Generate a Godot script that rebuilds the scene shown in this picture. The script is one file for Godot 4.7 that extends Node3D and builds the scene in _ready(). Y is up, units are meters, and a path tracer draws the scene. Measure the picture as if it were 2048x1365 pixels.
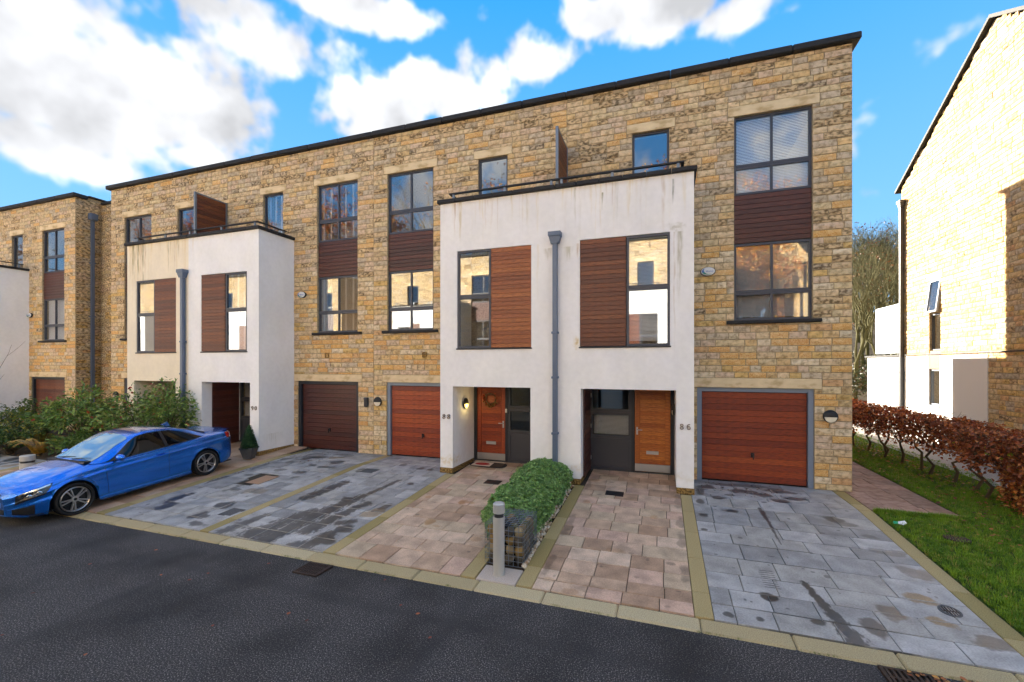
extends Node3D
# A terrace of three-storey sandstone houses with white rendered bays on a cul-de-sac, autumn morning, sun low behind the houses.

const CAM := Vector3(-3.757, 2.671, 10.942)
const SLOPE := 0.06
var M := {}
var rng := RandomNumberGenerator.new()
var used := {}
var cache := {}
var stone_shapes: Array = []
var stone_mats: Array = []
var stone_tones: Array = []

class Geo:
	var v := PackedVector3Array()
	var n := PackedVector3Array()
	var c := PackedColorArray()
	var t := PackedVector2Array()
	var col := Color.WHITE
	var use_c := false
	var uvf = null
	func one(p: Vector3, q: Vector3) -> void:
		v.append(p)
		n.append(q)
		if use_c:
			c.append(col)
		if uvf != null:
			t.append(uvf.call(p))
	func tri(a: Vector3, b: Vector3, d: Vector3) -> void:
		var q := (b - a).cross(d - a)
		if q.length_squared() < 1e-18:
			return
		q = q.normalized()
		one(a, q)
		one(d, q)
		one(b, q)
	func trin(a: Vector3, b: Vector3, d: Vector3, na: Vector3, nb: Vector3, nd: Vector3) -> void:
		if (b - a).cross(d - a).length_squared() < 1e-18:
			return
		one(a, na)
		one(d, nd)
		one(b, nb)
	func quad(a: Vector3, b: Vector3, d: Vector3, e: Vector3) -> void:
		tri(a, b, d)
		tri(a, d, e)
	func xbox(x0: float, x1: float, y0: float, y1: float, z0: float, z1: float) -> void:
		var p := [Vector3(x0, y0, z0), Vector3(x1, y0, z0), Vector3(x1, y1, z0), Vector3(x0, y1, z0), Vector3(x0, y0, z1), Vector3(x1, y0, z1), Vector3(x1, y1, z1), Vector3(x0, y1, z1)]
		quad(p[4], p[5], p[6], p[7])
		quad(p[1], p[0], p[3], p[2])
		quad(p[5], p[1], p[2], p[6])
		quad(p[0], p[4], p[7], p[3])
		quad(p[7], p[6], p[2], p[3])
		quad(p[0], p[1], p[5], p[4])
	func box(at: Vector3, s: Vector3) -> void:
		xbox(at.x - s.x / 2, at.x + s.x / 2, at.y - s.y / 2, at.y + s.y / 2, at.z - s.z / 2, at.z + s.z / 2)
	func tube(pts: Array, r0: float, r1: float, sides := 6, caps := true) -> void:
		var rings := []
		var nrm := []
		var k := pts.size()
		var side := Vector3.ZERO
		for i in k:
			var d: Vector3 = (pts[mini(i + 1, k - 1)] - pts[maxi(i - 1, 0)]).normalized()
			if side == Vector3.ZERO:
				side = d.cross(Vector3.UP if absf(d.y) < 0.9 else Vector3.RIGHT).normalized()
			else:
				side = (side - d * side.dot(d)).normalized()
			var up := d.cross(side)
			var r := lerpf(r0, r1, float(i) / maxf(1, k - 1))
			var ring := []
			var rn := []
			for j in sides:
				var a := TAU * j / sides
				var q := side * cos(a) + up * sin(a)
				ring.append(pts[i] + q * r)
				rn.append(q)
			rings.append(ring)
			nrm.append(rn)
		for i in k - 1:
			for j in sides:
				var j2 := (j + 1) % sides
				trin(rings[i][j], rings[i][j2], rings[i + 1][j2], nrm[i][j], nrm[i][j2], nrm[i + 1][j2])
				trin(rings[i][j], rings[i + 1][j2], rings[i + 1][j], nrm[i][j], nrm[i + 1][j2], nrm[i + 1][j])
		if caps:
			for j in range(1, sides - 1):
				tri(rings[0][0], rings[0][j + 1], rings[0][j])
				tri(rings[k - 1][0], rings[k - 1][j], rings[k - 1][j + 1])
	# profile: Vector2(radius, height) from the bottom up, turned about y, through tr
	func lathe(prof: Array, sides: int, tr := Transform3D.IDENTITY) -> void:
		for i in prof.size() - 1:
			var a: Vector2 = prof[i]
			var b: Vector2 = prof[i + 1]
			var d := b - a
			if d.length() < 1e-6:
				continue
			var nn := Vector2(d.y, -d.x).normalized()
			for j in sides:
				var f0 := TAU * j / sides
				var f1 := TAU * (j + 1) / sides
				var e0 := Vector3(cos(f0), 0, -sin(f0))
				var e1 := Vector3(cos(f1), 0, -sin(f1))
				var y := Vector3.UP
				var n0 := tr.basis * (e0 * nn.x + y * nn.y)
				var n1 := tr.basis * (e1 * nn.x + y * nn.y)
				n0 = n0.normalized()
				n1 = n1.normalized()
				var p0 := tr * (e0 * a.x + y * a.y)
				var p1 := tr * (e1 * a.x + y * a.y)
				var p2 := tr * (e1 * b.x + y * b.y)
				var p3 := tr * (e0 * b.x + y * b.y)
				trin(p0, p1, p2, n0, n1, n1)
				trin(p0, p2, p3, n0, n1, n0)
	# rows x columns of points; smooth; the face looks along (column step) x (row step)
	func grid(p: Array) -> void:
		var R := p.size()
		var K: int = p[0].size()
		var q := []
		for i in R:
			var row := []
			for j in K:
				var du: Vector3 = p[i][mini(j + 1, K - 1)] - p[i][maxi(j - 1, 0)]
				var dv: Vector3 = p[mini(i + 1, R - 1)][j] - p[maxi(i - 1, 0)][j]
				row.append(du.cross(dv).normalized())
			q.append(row)
		for i in R - 1:
			for j in K - 1:
				trin(p[i][j], p[i][j + 1], p[i + 1][j + 1], q[i][j], q[i][j + 1], q[i + 1][j + 1])
				trin(p[i][j], p[i + 1][j + 1], p[i + 1][j], q[i][j], q[i + 1][j + 1], q[i + 1][j])
	func put(o: Geo, tr: Transform3D) -> void:
		var nb := tr.basis.inverse().transposed()
		for i in o.v.size():
			v.append(tr * o.v[i])
			n.append((nb * o.n[i]).normalized())
			if use_c:
				c.append(col)
	func mesh() -> ArrayMesh:
		var a := []
		a.resize(Mesh.ARRAY_MAX)
		a[Mesh.ARRAY_VERTEX] = v
		a[Mesh.ARRAY_NORMAL] = n
		if use_c:
			a[Mesh.ARRAY_COLOR] = c
		if t.size() == v.size():
			a[Mesh.ARRAY_TEX_UV] = t
		var m := ArrayMesh.new()
		m.add_surface_from_arrays(Mesh.PRIMITIVE_TRIANGLES, a)
		return m

func rr(a: float, b: float) -> float:
	return rng.randf_range(a, b)

func c8(r: int, g: int, b: int) -> Color:
	return Color8(r, g, b)

func lin(r: int, g: int, b: int) -> Color:
	return Color8(r, g, b).srgb_to_linear()

func numbered(called: String) -> String:
	if not used.has(called):
		used[called] = 0
		return called
	used[called] += 1
	return "%s_%03d" % [called, used[called]]

# a top-level thing whose children are its parts
func thing(called: String, label: String, category: String, at := Vector3.ZERO, turn := 0.0, group := "") -> Node3D:
	var o := Node3D.new()
	o.name = numbered(called)
	add_child(o)
	o.position = at
	o.rotation.y = turn
	o.set_meta("label", label)
	o.set_meta("category", category)
	if group:
		o.set_meta("group", group)
	return o

func setting(called: String, at := Vector3.ZERO) -> Node3D:
	var o := Node3D.new()
	o.name = numbered(called)
	add_child(o)
	o.position = at
	o.set_meta("kind", "structure")
	return o

func part(called: String, mesh: Mesh, mat: Material, parent: Node, at := Vector3.ZERO) -> MeshInstance3D:
	var o := MeshInstance3D.new()
	o.name = called
	o.mesh = mesh
	o.material_override = mat
	parent.add_child(o, true)
	o.position = at
	return o

func geo(called: String, g: Geo, mat: Material, parent: Node, at := Vector3.ZERO) -> MeshInstance3D:
	return part(called, g.mesh(), mat, parent, at)

func sheet(called: String, g: Geo, mat: Material) -> MeshInstance3D:
	var o := part(numbered(called), g.mesh(), mat, self)
	o.set_meta("kind", "structure")
	return o

# box with chamfered edges, centred
func bev(s: Vector3, b: float) -> ArrayMesh:
	var key := "b%.4f,%.4f,%.4f,%.4f" % [s.x, s.y, s.z, b]
	if cache.has(key):
		return cache[key]
	var g := bevg(s, b)
	cache[key] = g.mesh()
	return cache[key]

func bevg(s: Vector3, b: float) -> Geo:
	var g := Geo.new()
	b = minf(b, minf(s.x, minf(s.y, s.z)) * 0.45)
	var h := s / 2
	var k := h - Vector3(b, b, b)
	# faces
	for ax in 3:
		for sg in [-1.0, 1.0]:
			var u := (ax + 1) % 3
			var w := (ax + 2) % 3
			var p := []
			for q in [[-1, -1], [1, -1], [1, 1], [-1, 1]]:
				var e := Vector3.ZERO
				e[ax] = sg * h[ax]
				e[u] = q[0] * k[u]
				e[w] = q[1] * k[w]
				p.append(e)
			if sg > 0:
				g.quad(p[0], p[1], p[2], p[3])
			else:
				g.quad(p[3], p[2], p[1], p[0])
	# edges
	for ax in 3:
		var u := (ax + 1) % 3
		var w := (ax + 2) % 3
		for su in [-1.0, 1.0]:
			for sw in [-1.0, 1.0]:
				var a := Vector3.ZERO
				a[u] = su * h[u]
				a[w] = sw * k[w]
				var d := Vector3.ZERO
				d[u] = su * k[u]
				d[w] = sw * h[w]
				var a0 := a
				var a1 := a
				var d0 := d
				var d1 := d
				a0[ax] = -k[ax]
				a1[ax] = k[ax]
				d0[ax] = -k[ax]
				d1[ax] = k[ax]
				if su * sw > 0:
					g.quad(a0, d0, d1, a1)
				else:
					g.quad(a0, a1, d1, d0)
				# note: orientation fixed below by sign
	# corners
	for sx in [-1.0, 1.0]:
		for sy in [-1.0, 1.0]:
			for sz in [-1.0, 1.0]:
				var a := Vector3(sx * h.x, sy * k.y, sz * k.z)
				var d := Vector3(sx * k.x, sy * h.y, sz * k.z)
				var e := Vector3(sx * k.x, sy * k.y, sz * h.z)
				if sx * sy * sz > 0:
					g.tri(a, d, e)
				else:
					g.tri(a, e, d)
	# turn any face that looks inwards
	for i in range(0, g.v.size(), 3):
		var mid := (g.v[i] + g.v[i + 1] + g.v[i + 2]) / 3.0
		if g.n[i].dot(mid) < 0:
			var q := g.v[i + 1]
			g.v[i + 1] = g.v[i + 2]
			g.v[i + 2] = q
			for j in 3:
				g.n[i + j] = -g.n[i + j]
	return g

func bp(called: String, x0: float, x1: float, y0: float, y1: float, z0: float, z1: float, mat: Material, parent: Node, b := 0.004) -> MeshInstance3D:
	return part(called, bev(Vector3(absf(x1 - x0), absf(y1 - y0), absf(z1 - z0)), b), mat, parent, Vector3((x0 + x1) / 2, (y0 + y1) / 2, (z0 + z1) / 2))

func scatter(called: String, mesh: Mesh, mat: Material, where: Array, tints: Array, parent: Node) -> MultiMeshInstance3D:
	var mm := MultiMesh.new()
	mm.transform_format = MultiMesh.TRANSFORM_3D
	mm.use_colors = true
	mm.mesh = mesh
	mm.instance_count = where.size()
	for i in where.size():
		mm.set_instance_transform(i, where[i])
		mm.set_instance_color(i, tints[i])
	var o := MultiMeshInstance3D.new()
	o.name = called
	o.multimesh = mm
	o.material_override = mat
	o.set_meta("kind", "stuff")
	parent.add_child(o, true)
	return o

# ---------------------------------------------------------------- textures and materials
func noise(f: float, seed_: int, oct := 4, type := FastNoiseLite.TYPE_SIMPLEX_SMOOTH) -> FastNoiseLite:
	var q := FastNoiseLite.new()
	q.seed = seed_
	q.frequency = f
	q.noise_type = type
	q.fractal_type = FastNoiseLite.FRACTAL_FBM
	q.fractal_octaves = oct
	return q

func ntex(q: FastNoiseLite, size: int, ramp: Array, normal := 0.0) -> NoiseTexture2D:
	var t := NoiseTexture2D.new()
	t.width = size
	t.height = size
	t.seamless = true
	t.noise = q
	if ramp:
		var g := Gradient.new()
		var off := PackedFloat32Array()
		var col := PackedColorArray()
		for e in ramp:
			off.append(e[0])
			col.append(e[1])
		g.offsets = off
		g.colors = col
		t.color_ramp = g
	if normal > 0:
		t.as_normal_map = true
		t.bump_strength = normal
	return t

func mat(called: String, col: Color, rough := 0.8, opt := {}) -> StandardMaterial3D:
	var m := StandardMaterial3D.new()
	m.resource_name = called
	m.albedo_color = col
	m.roughness = rough
	if opt.has("metal"):
		m.metallic = opt.metal
	if opt.has("spec"):
		m.metallic_specular = opt.spec
	if opt.has("tex"):
		m.albedo_texture = opt.tex
	if opt.has("rtex"):
		m.roughness_texture = opt.rtex
	if opt.has("h"):
		m.heightmap_enabled = true
		m.heightmap_texture = opt.h
		m.heightmap_scale = opt.get("hs", 1.0)
	if opt.has("scale"):
		m.uv1_triplanar = true
		m.uv1_world_triplanar = opt.get("world", true)
		m.uv1_triplanar_sharpness = 8.0
		m.uv1_scale = opt.scale
	if opt.get("vc", false):
		m.vertex_color_use_as_albedo = true
	if opt.has("coat"):
		m.clearcoat_enabled = true
		m.clearcoat = opt.coat
		m.clearcoat_roughness = opt.get("coat_rough", 0.1)
	if opt.has("back"):
		m.backlight_enabled = true
		m.backlight = opt.back
	if opt.has("glow"):
		m.emission_enabled = true
		m.emission = opt.glow
		m.emission_energy_multiplier = opt.get("glow_energy", 1.0)
	M[called] = m
	return m

func grey(a: float) -> Color:
	return Color(a, a, a)

func make_materials() -> void:
	var sq := noise(0.014, 3, 6)
	sq.fractal_gain = 0.62
	var stone_a := ntex(sq, 1024, [[0.0, c8(160, 150, 134)], [0.3, c8(214, 208, 198)], [0.5, c8(240, 237, 231)], [0.75, c8(253, 250, 244)], [1.0, c8(255, 252, 246)]])
	var vq := noise(0.006, 8, 3)
	vq.domain_warp_enabled = true
	vq.domain_warp_amplitude = 60
	vq.domain_warp_frequency = 0.008
	var vein := ntex(vq, 1024, [[0.0, c8(252, 240, 216)], [0.22, c8(246, 220, 174)], [0.27, c8(218, 166, 108)], [0.31, c8(252, 236, 204)], [0.42, c8(242, 214, 164)], [0.47, c8(222, 174, 116)], [0.5, c8(252, 238, 208)], [0.62, c8(248, 228, 188)], [0.67, c8(226, 182, 124)], [0.72, c8(253, 240, 214)], [1.0, c8(252, 236, 208)]])
	var soot := ntex(noise(0.011, 21, 6), 1024, [[0.0, c8(118, 111, 98)], [0.3, c8(146, 138, 123)], [0.47, c8(204, 196, 181)], [0.64, c8(238, 231, 218)], [1.0, c8(252, 247, 237)]])
	var rock := ntex(noise(0.045, 5, 5), 1024, [])
	var S := Vector3(0.45, 0.45, 0.45)
	var S2 := Vector3(0.9, 1.3, 0.9)
	stone_tones = [c8(231, 207, 168), c8(224, 198, 158), c8(225, 200, 171), c8(213, 196, 170), c8(229, 198, 146), c8(230, 195, 128), c8(221, 180, 132), c8(201, 184, 157), c8(239, 222, 190), c8(226, 205, 163)]
	for i in stone_tones.size():
		stone_mats.append(mat("sandstone %d" % i, stone_tones[i], 0.9, {"tex": stone_a, "h": rock, "hs": 0.7, "scale": S}))
	for i in [0, 4, 5, 6, 8]:
		stone_mats.append(mat("veined sandstone %d" % i, stone_tones[i].lerp(c8(236, 214, 178), 0.6), 0.9, {"tex": vein, "h": rock, "hs": 0.8, "scale": S2}))
	for i in [0, 1, 3]:
		stone_mats.append(mat("sooty sandstone %d" % i, stone_tones[i], 0.92, {"tex": soot, "h": rock, "hs": 1.0, "scale": Vector3(0.6, 1.0, 0.6)}))
	mat("sandstone joined", Color.WHITE, 0.9, {"tex": stone_a, "h": rock, "hs": 0.7, "scale": S, "vc": true})
	mat("sooty joined", Color.WHITE, 0.92, {"tex": soot, "h": rock, "hs": 1.0, "scale": Vector3(0.6, 1.0, 0.6), "vc": true})
	mat("mortar", c8(184, 166, 136), 0.95, {"tex": stone_a, "h": rock, "hs": 0.4, "scale": Vector3(1, 1, 1)})
	mat("lintel", c8(236, 216, 178), 0.85, {"tex": ntex(noise(0.006, 31, 5), 512, [[0.0, c8(205, 190, 165)], [0.4, c8(240, 235, 225)], [1.0, c8(255, 252, 246)]]), "h": rock, "hs": 0.15, "scale": Vector3(0.7, 1.4, 0.7)})
	mat("plinth stone", c8(176, 144, 84), 0.9, {"tex": soot, "h": rock, "hs": 1.0, "scale": Vector3(1.6, 1.6, 1.6)})
	mat("coping", c8(44, 42, 42), 0.7, {"tex": ntex(noise(0.03, 12, 4), 512, [[0.0, c8(150, 150, 150)], [1.0, c8(255, 255, 255)]]), "h": rock, "hs": 0.4, "scale": Vector3(1, 1, 1)})
	mat("plaster inside", c8(150, 140, 126), 0.9)
	mat("roof felt", c8(70, 70, 72), 0.9)
	mat("frame", c8(66, 70, 80), 0.45, {"h": rock, "hs": 0.02, "scale": Vector3(2, 2, 2)})
	mat("dark frame", c8(40, 42, 48), 0.45)
	mat("frame panel", c8(62, 63, 70), 0.5)
	mat("light frame", c8(126, 136, 150), 0.45)
	mat("pipe", c8(92, 106, 128), 0.42, {"metal": 0.2})
	mat("galvanised", c8(128, 138, 148), 0.45, {"metal": 0.6})
	mat("black metal", c8(26, 26, 28), 0.4)
	mat("blind", c8(214, 212, 206), 0.6)
	mat("curtain", c8(212, 205, 190), 0.9)
	var white := ImageTexture.create_from_image(Image.create_from_data(1, 1, false, Image.FORMAT_RGB8, PackedByteArray([255, 255, 255])))
	var g := mat("coated glass", Color(0.96, 0.98, 1.0, 0.18), 0.02, {"metal": 1.0, "tex": white})
	g.transparency = BaseMaterial3D.TRANSPARENCY_ALPHA
	var g2 := mat("door glass", Color(0.9, 0.95, 0.95, 0.08), 0.02, {"metal": 1.0, "tex": white})
	g2.transparency = BaseMaterial3D.TRANSPARENCY_ALPHA
	var g3 := mat("blind glass", Color(0.96, 0.98, 1.0, 0.12), 0.02, {"metal": 1.0, "tex": white})
	g3.transparency = BaseMaterial3D.TRANSPARENCY_ALPHA
	# timber
	var grain_q := noise(0.02, 44, 5)
	var grain := ntex(grain_q, 1024, [[0.0, c8(92, 70, 58)], [0.33, c8(166, 144, 130)], [0.5, c8(218, 202, 188)], [0.7, c8(250, 242, 235)], [1.0, c8(255, 250, 244)]])
	var GS := Vector3(0.25, 6.5, 0.25)
	var wood := {"chestnut": [c8(172, 98, 44), c8(158, 86, 38), c8(182, 108, 50), c8(144, 76, 34), c8(166, 92, 46)], "orange": [c8(180, 80, 28), c8(166, 70, 24), c8(190, 90, 33), c8(150, 60, 21), c8(142, 54, 19)], "dark": [c8(92, 44, 32), c8(84, 39, 30), c8(100, 49, 35), c8(76, 35, 27), c8(96, 47, 37)], "brown": [c8(130, 74, 42), c8(116, 64, 38), c8(142, 84, 46), c8(104, 56, 35), c8(124, 70, 44)], "honey": [c8(210, 128, 46), c8(200, 118, 40), c8(220, 140, 54), c8(184, 104, 36), c8(212, 134, 56)]}
	for k in wood:
		for i in wood[k].size():
			mat("timber %s %d" % [k, i], wood[k][i], 0.5, {"tex": grain, "h": grain, "hs": 0.12, "scale": GS, "coat": 0.25 if k != "brown" else 0.1, "coat_rough": 0.3})
	# ground
	var speck := ntex(noise(0.35, 61, 2), 1024, [[0.0, c8(120, 120, 122)], [0.42, c8(200, 200, 202)], [0.6, c8(235, 235, 238)], [0.8, c8(255, 255, 255)], [1.0, c8(255, 255, 255)]])
	M["speck"] = speck
	var gq := noise(0.16, 62, 5)
	gq.fractal_gain = 0.75
	var grit := ntex(gq, 1024, [[0.0, c8(150, 140, 132)], [0.4, c8(216, 209, 203)], [0.6, c8(240, 236, 232)], [1.0, c8(255, 255, 255)]])
	var rough_patch := ntex(noise(0.01, 81, 6), 1024, [[0.0, c8(186, 168, 152)], [0.35, c8(226, 216, 206)], [0.6, c8(244, 240, 235)], [1.0, c8(255, 255, 255)]])
	mat("kerb", c8(190, 177, 136), 0.9, {"tex": grit, "h": speck, "hs": 0.3, "scale": Vector3(0.4, 0.4, 0.4)})
	mat("kerb light", c8(204, 193, 156), 0.9, {"tex": grit, "h": speck, "hs": 0.3, "scale": Vector3(0.4, 0.4, 0.4)})
	mat("edging", c8(188, 172, 122), 0.9, {"tex": grit, "h": speck, "hs": 0.3, "scale": Vector3(0.4, 0.4, 0.4)})
	mat("edging mossy", c8(168, 154, 100), 0.9, {"tex": grit, "h": speck, "hs": 0.3, "scale": Vector3(0.4, 0.4, 0.4)})
	for i in 5:
		var tone: Color = [c8(206, 177, 148), c8(196, 165, 136), c8(214, 187, 158), c8(184, 152, 122), c8(205, 175, 150)][i]
		mat("brown slab %d" % i, tone, 0.75, {"tex": grit, "h": speck, "hs": 0.3, "scale": Vector3(0.33, 0.33, 0.33)})
	for i in 3:
		mat("side slab %d" % i, [c8(160, 128, 108), c8(172, 140, 122), c8(150, 122, 104)][i], 0.8, {"tex": rough_patch, "h": rock, "hs": 0.3, "scale": Vector3(0.5, 0.5, 0.5)})
	mat("joint soil", c8(62, 56, 46), 1.0)
	mat("soil", c8(64, 50, 38), 1.0, {"h": rock, "hs": 2.0, "scale": Vector3(1, 1, 1)})
	mat("lawn ground", c8(78, 104, 24), 1.0, {"tex": soot, "h": rock, "hs": 2.0, "scale": Vector3(1, 1, 1)})
	mat("grass", Color.WHITE, 0.7, {"vc": true, "back": c8(120, 150, 30)})
	mat("leaf", Color.WHITE, 0.45, {"vc": true, "back": c8(90, 110, 40)})
	mat("dry leaf", Color.WHITE, 0.6, {"vc": true, "back": c8(150, 90, 40)})
	mat("bark", c8(92, 78, 56), 0.95, {"h": rock, "hs": 1.0, "scale": Vector3(2, 1, 2)})
	mat("mossy bark", c8(84, 80, 40), 0.95, {"h": rock, "hs": 1.0, "scale": Vector3(2, 1, 2)})
	mat("twig", c8(104, 92, 62), 0.95)
	mat("green twig", c8(82, 78, 42), 0.95)
	mat("white paint", c8(226, 226, 222), 0.5)
	mat("steel", c8(196, 198, 198), 0.35, {"metal": 0.85})
	mat("silver paint", c8(190, 190, 186), 0.4, {"metal": 0.35})
	mat("cast iron", c8(58, 46, 40), 0.6, {"metal": 0.3, "h": rock, "hs": 0.2, "scale": Vector3(3, 3, 3)})
	mat("recess black", c8(12, 12, 12), 0.95)
	mat("black plastic", c8(24, 24, 26), 0.5)
	mat("rubber", c8(22, 22, 23), 0.8)
	mat("lead grey", c8(88, 90, 94), 0.8, {"tex": stone_a, "scale": Vector3(2, 2, 2)})
	mat("diffuser", c8(226, 218, 196), 0.5)
	mat("lit diffuser", c8(250, 236, 170), 0.5, {"glow": c8(255, 214, 96), "glow_energy": 0.3})
	mat("bronze number", c8(122, 104, 92), 0.4, {"metal": 0.5})
	mat("cobble", Color.WHITE, 0.85, {"vc": true, "h": rock, "hs": 1.0, "scale": Vector3(2, 2, 2)})
	mat("pebble", c8(222, 214, 200), 0.6, {"vc": true})
	mat("terrain", c8(84, 70, 46), 1.0, {"tex": rough_patch, "scale": Vector3(0.1, 0.1, 0.1)})
	mat("leaf litter", c8(120, 74, 40), 1.0, {"tex": soot, "h": rock, "hs": 4.0, "scale": Vector3(0.35, 0.35, 0.35)})
	mat("opposite paving", c8(150, 140, 128), 0.85, {"tex": rough_patch, "scale": Vector3(0.3, 0.3, 0.3)})

# ---------------------------------------------------------------- stone walling
func make_stone_shapes() -> void:
	for k in 14:
		var g := Geo.new()
		var nx := 4
		var ny := 3
		var p := []
		for j in ny:
			var row := []
			for i in nx:
				var x := -0.5 + float(i) / (nx - 1)
				var y := -0.5 + float(j) / (ny - 1)
				var edge := i == 0 or j == 0 or i == nx - 1 or j == ny - 1
				var q := Vector3(x * (0.978 if edge else 1.0), y * (0.935 if edge else 1.0), rr(0.3, 0.6) if edge else rr(0.6, 1.0))
				if not edge:
					q.x += rr(-0.1, 0.1)
					q.y += rr(-0.2, 0.2)
				row.append(q)
			p.append(row)
		for j in ny - 1:
			for i in nx - 1:
				g.quad(p[j][i], p[j][i + 1], p[j + 1][i + 1], p[j + 1][i])
		var ring := []
		for i in nx:
			ring.append(p[0][i])
		for j in range(1, ny):
			ring.append(p[j][nx - 1])
		for i in range(nx - 2, -1, -1):
			ring.append(p[ny - 1][i])
		for j in range(ny - 2, 0, -1):
			ring.append(p[j][0])
		for i in ring.size():
			var a: Vector3 = ring[i]
			var b: Vector3 = ring[(i + 1) % ring.size()]
			var a2 := Vector3(clampf(a.x * 1.05, -0.5, 0.5), clampf(a.y * 1.2, -0.5, 0.5), -0.9)
			var b2 := Vector3(clampf(b.x * 1.05, -0.5, 0.5), clampf(b.y * 1.2, -0.5, 0.5), -0.9)
			g.quad(a2, b2, b, a)
		stone_shapes.append([g, g.mesh()])

func tone_at(y: float, mood: String) -> int:
	var r := rng.randf()
	if mood == "gable":
		return [1, 4, 5, 4, 6, 7, 3, 9, 11, 12, 16, 5][int(r * 12)]
	if y < 3.6 and mood != "dark":
		if r < 0.34:
			return [10, 11, 12, 13, 14, 11, 12][rng.randi() % 7]
		return [0, 2, 4, 5, 6, 8, 9, 1, 2, 0, 1, 9, 3][rng.randi() % 13]
	if y < 5.6:
		if r < 0.16:
			return [10, 11, 12, 14][rng.randi() % 4]
		if r < 0.26:
			return [15, 16, 17][rng.randi() % 3]
		return [0, 1, 2, 4, 9, 8, 9, 0, 5][rng.randi() % 9]
	if r < 0.10:
		return [10, 11, 14][rng.randi() % 3]
	if r < 0.32:
		return [15, 16, 17, 16][rng.randi() % 4]
	return [0, 1, 2, 3, 9, 1, 2, 4, 3, 0, 9, 7][rng.randi() % 12]

# holes: [u0, u1, y0, y1]; tr takes (u, y, out) to the parent's axes
func stone_wall(parent: Node3D, tr: Transform3D, u0: float, u1: float, y0: float, y1: float, holes: Array, singles: int, mood := "", top = null, joined := "sandstone joined") -> void:
	var list := []
	var y := y0
	while y < y1 - 0.03:
		var h := minf(rr(0.128, 0.158), y1 - y)
		if y1 - y - h < 0.06:
			h = y1 - y
		var cuts := [u0, u1]
		for q in holes:
			if q[2] < y + h - 0.004 and q[3] > y + 0.004:
				cuts.append(clampf(q[0], u0, u1))
				cuts.append(clampf(q[1], u0, u1))
		cuts.sort()
		var segs := []
		for i in cuts.size() - 1:
			var a: float = cuts[i]
			var b: float = cuts[i + 1]
			if b - a < 0.004:
				continue
			var m := (a + b) / 2
			var lo := y
			var hi := y + h
			for q in holes:
				if q[0] < m and q[1] > m and q[2] < hi - 0.004 and q[3] > lo + 0.004:
					if q[2] <= lo + 0.004 and q[3] >= hi - 0.004:
						hi = lo
					elif q[2] <= lo + 0.004:
						lo = q[3]
					else:
						hi = q[2]
			if hi - lo < 0.02:
				continue
			if segs and absf(segs[-1][1] - a) < 0.005 and absf(segs[-1][2] - lo) < 0.004 and absf(segs[-1][3] - hi) < 0.004:
				segs[-1][1] = b
			else:
				segs.append([a, b, lo, hi])
		for s in segs:
			var a: float = s[0]
			while a < s[1] - 0.01:
				var w := rr(0.19, 0.46)
				if rng.randf() < 0.12:
					w = rr(0.5, 0.62)
				if s[1] - a - w < 0.14:
					w = s[1] - a
					if w > 0.62:
						w *= 0.5
				var keep := true
				if top != null:
					keep = s[2] + (s[3] - s[2]) * 0.5 < top.call(a + w / 2)
				if keep:
					list.append([a + w / 2, (s[2] + s[3]) / 2, w - 0.012, s[3] - s[2] - 0.012])
				a += w
		y += h
	var world := parent.transform * tr
	var place := []
	for s in list:
		var at := world * Vector3(s[0], s[1], 0)
		var d := at - CAM
		place.append([s[2] * s[3] / d.length_squared() * absf(d.normalized().dot(world.basis.z)), s])
	place.sort_custom(func(a, b): return a[0] > b[0])
	var rest := Geo.new()
	rest.use_c = true
	var rest2 := Geo.new()
	rest2.use_c = true
	for i in place.size():
		var s: Array = place[i][1]
		var k := rng.randi() % stone_shapes.size()
		var tn := tone_at(s[1], mood)
		var deep := rr(0.014, 0.032) if mood != "flat" else 0.014
		var tt := tr * Transform3D(Basis.from_scale(Vector3(s[2], s[3], deep)), Vector3(s[0], s[1], 0))
		if i < singles:
			var o := part("stone", stone_shapes[k][1], stone_mats[tn], parent)
			o.transform = tt
		else:
			var c: Color
			if tn < 10:
				c = stone_tones[tn]
			elif tn < 15:
				c = stone_tones[[0, 4, 5, 6, 8][tn - 10]].darkened(0.05)
			else:
				c = stone_tones[[0, 1, 3][tn - 15]]
			var into := rest2 if tn >= 15 else rest
			into.col = c.srgb_to_linear() * rr(0.9, 1.08)
			into.put(stone_shapes[k][0], tt)
	if rest.v.size():
		geo("smaller_stones", rest, M[joined], parent).set_meta("kind", "stuff")
	if rest2.v.size():
		geo("smaller_sooty_stones", rest2, M["sooty joined" if joined == "sandstone joined" else joined], parent).set_meta("kind", "stuff")

func holed(g: Geo, x0: float, x1: float, y0: float, y1: float, z0: float, z1: float, holes: Array) -> void:
	var xs := [x0, x1]
	var ys := [y0, y1]
	for q in holes:
		for e in [q[0], q[1]]:
			if e > x0 and e < x1:
				xs.append(e)
		for e in [q[2], q[3]]:
			if e > y0 and e < y1:
				ys.append(e)
	xs.sort()
	ys.sort()
	for i in xs.size() - 1:
		if xs[i + 1] - xs[i] < 0.001:
			continue
		var run := -1.0
		for j in ys.size() - 1:
			var mx: float = (xs[i] + xs[i + 1]) / 2
			var my: float = (ys[j] + ys[j + 1]) / 2
			var solid := true
			for q in holes:
				if mx > q[0] and mx < q[1] and my > q[2] and my < q[3]:
					solid = false
			if solid and run < -0.5:
				run = ys[j]
			if run > -0.5 and (not solid or j == ys.size() - 2):
				var end: float = ys[j + 1] if solid else ys[j]
				if end - run > 0.001:
					g.xbox(xs[i], xs[i + 1], run, end, z0, z1)
				run = -1.0

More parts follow.
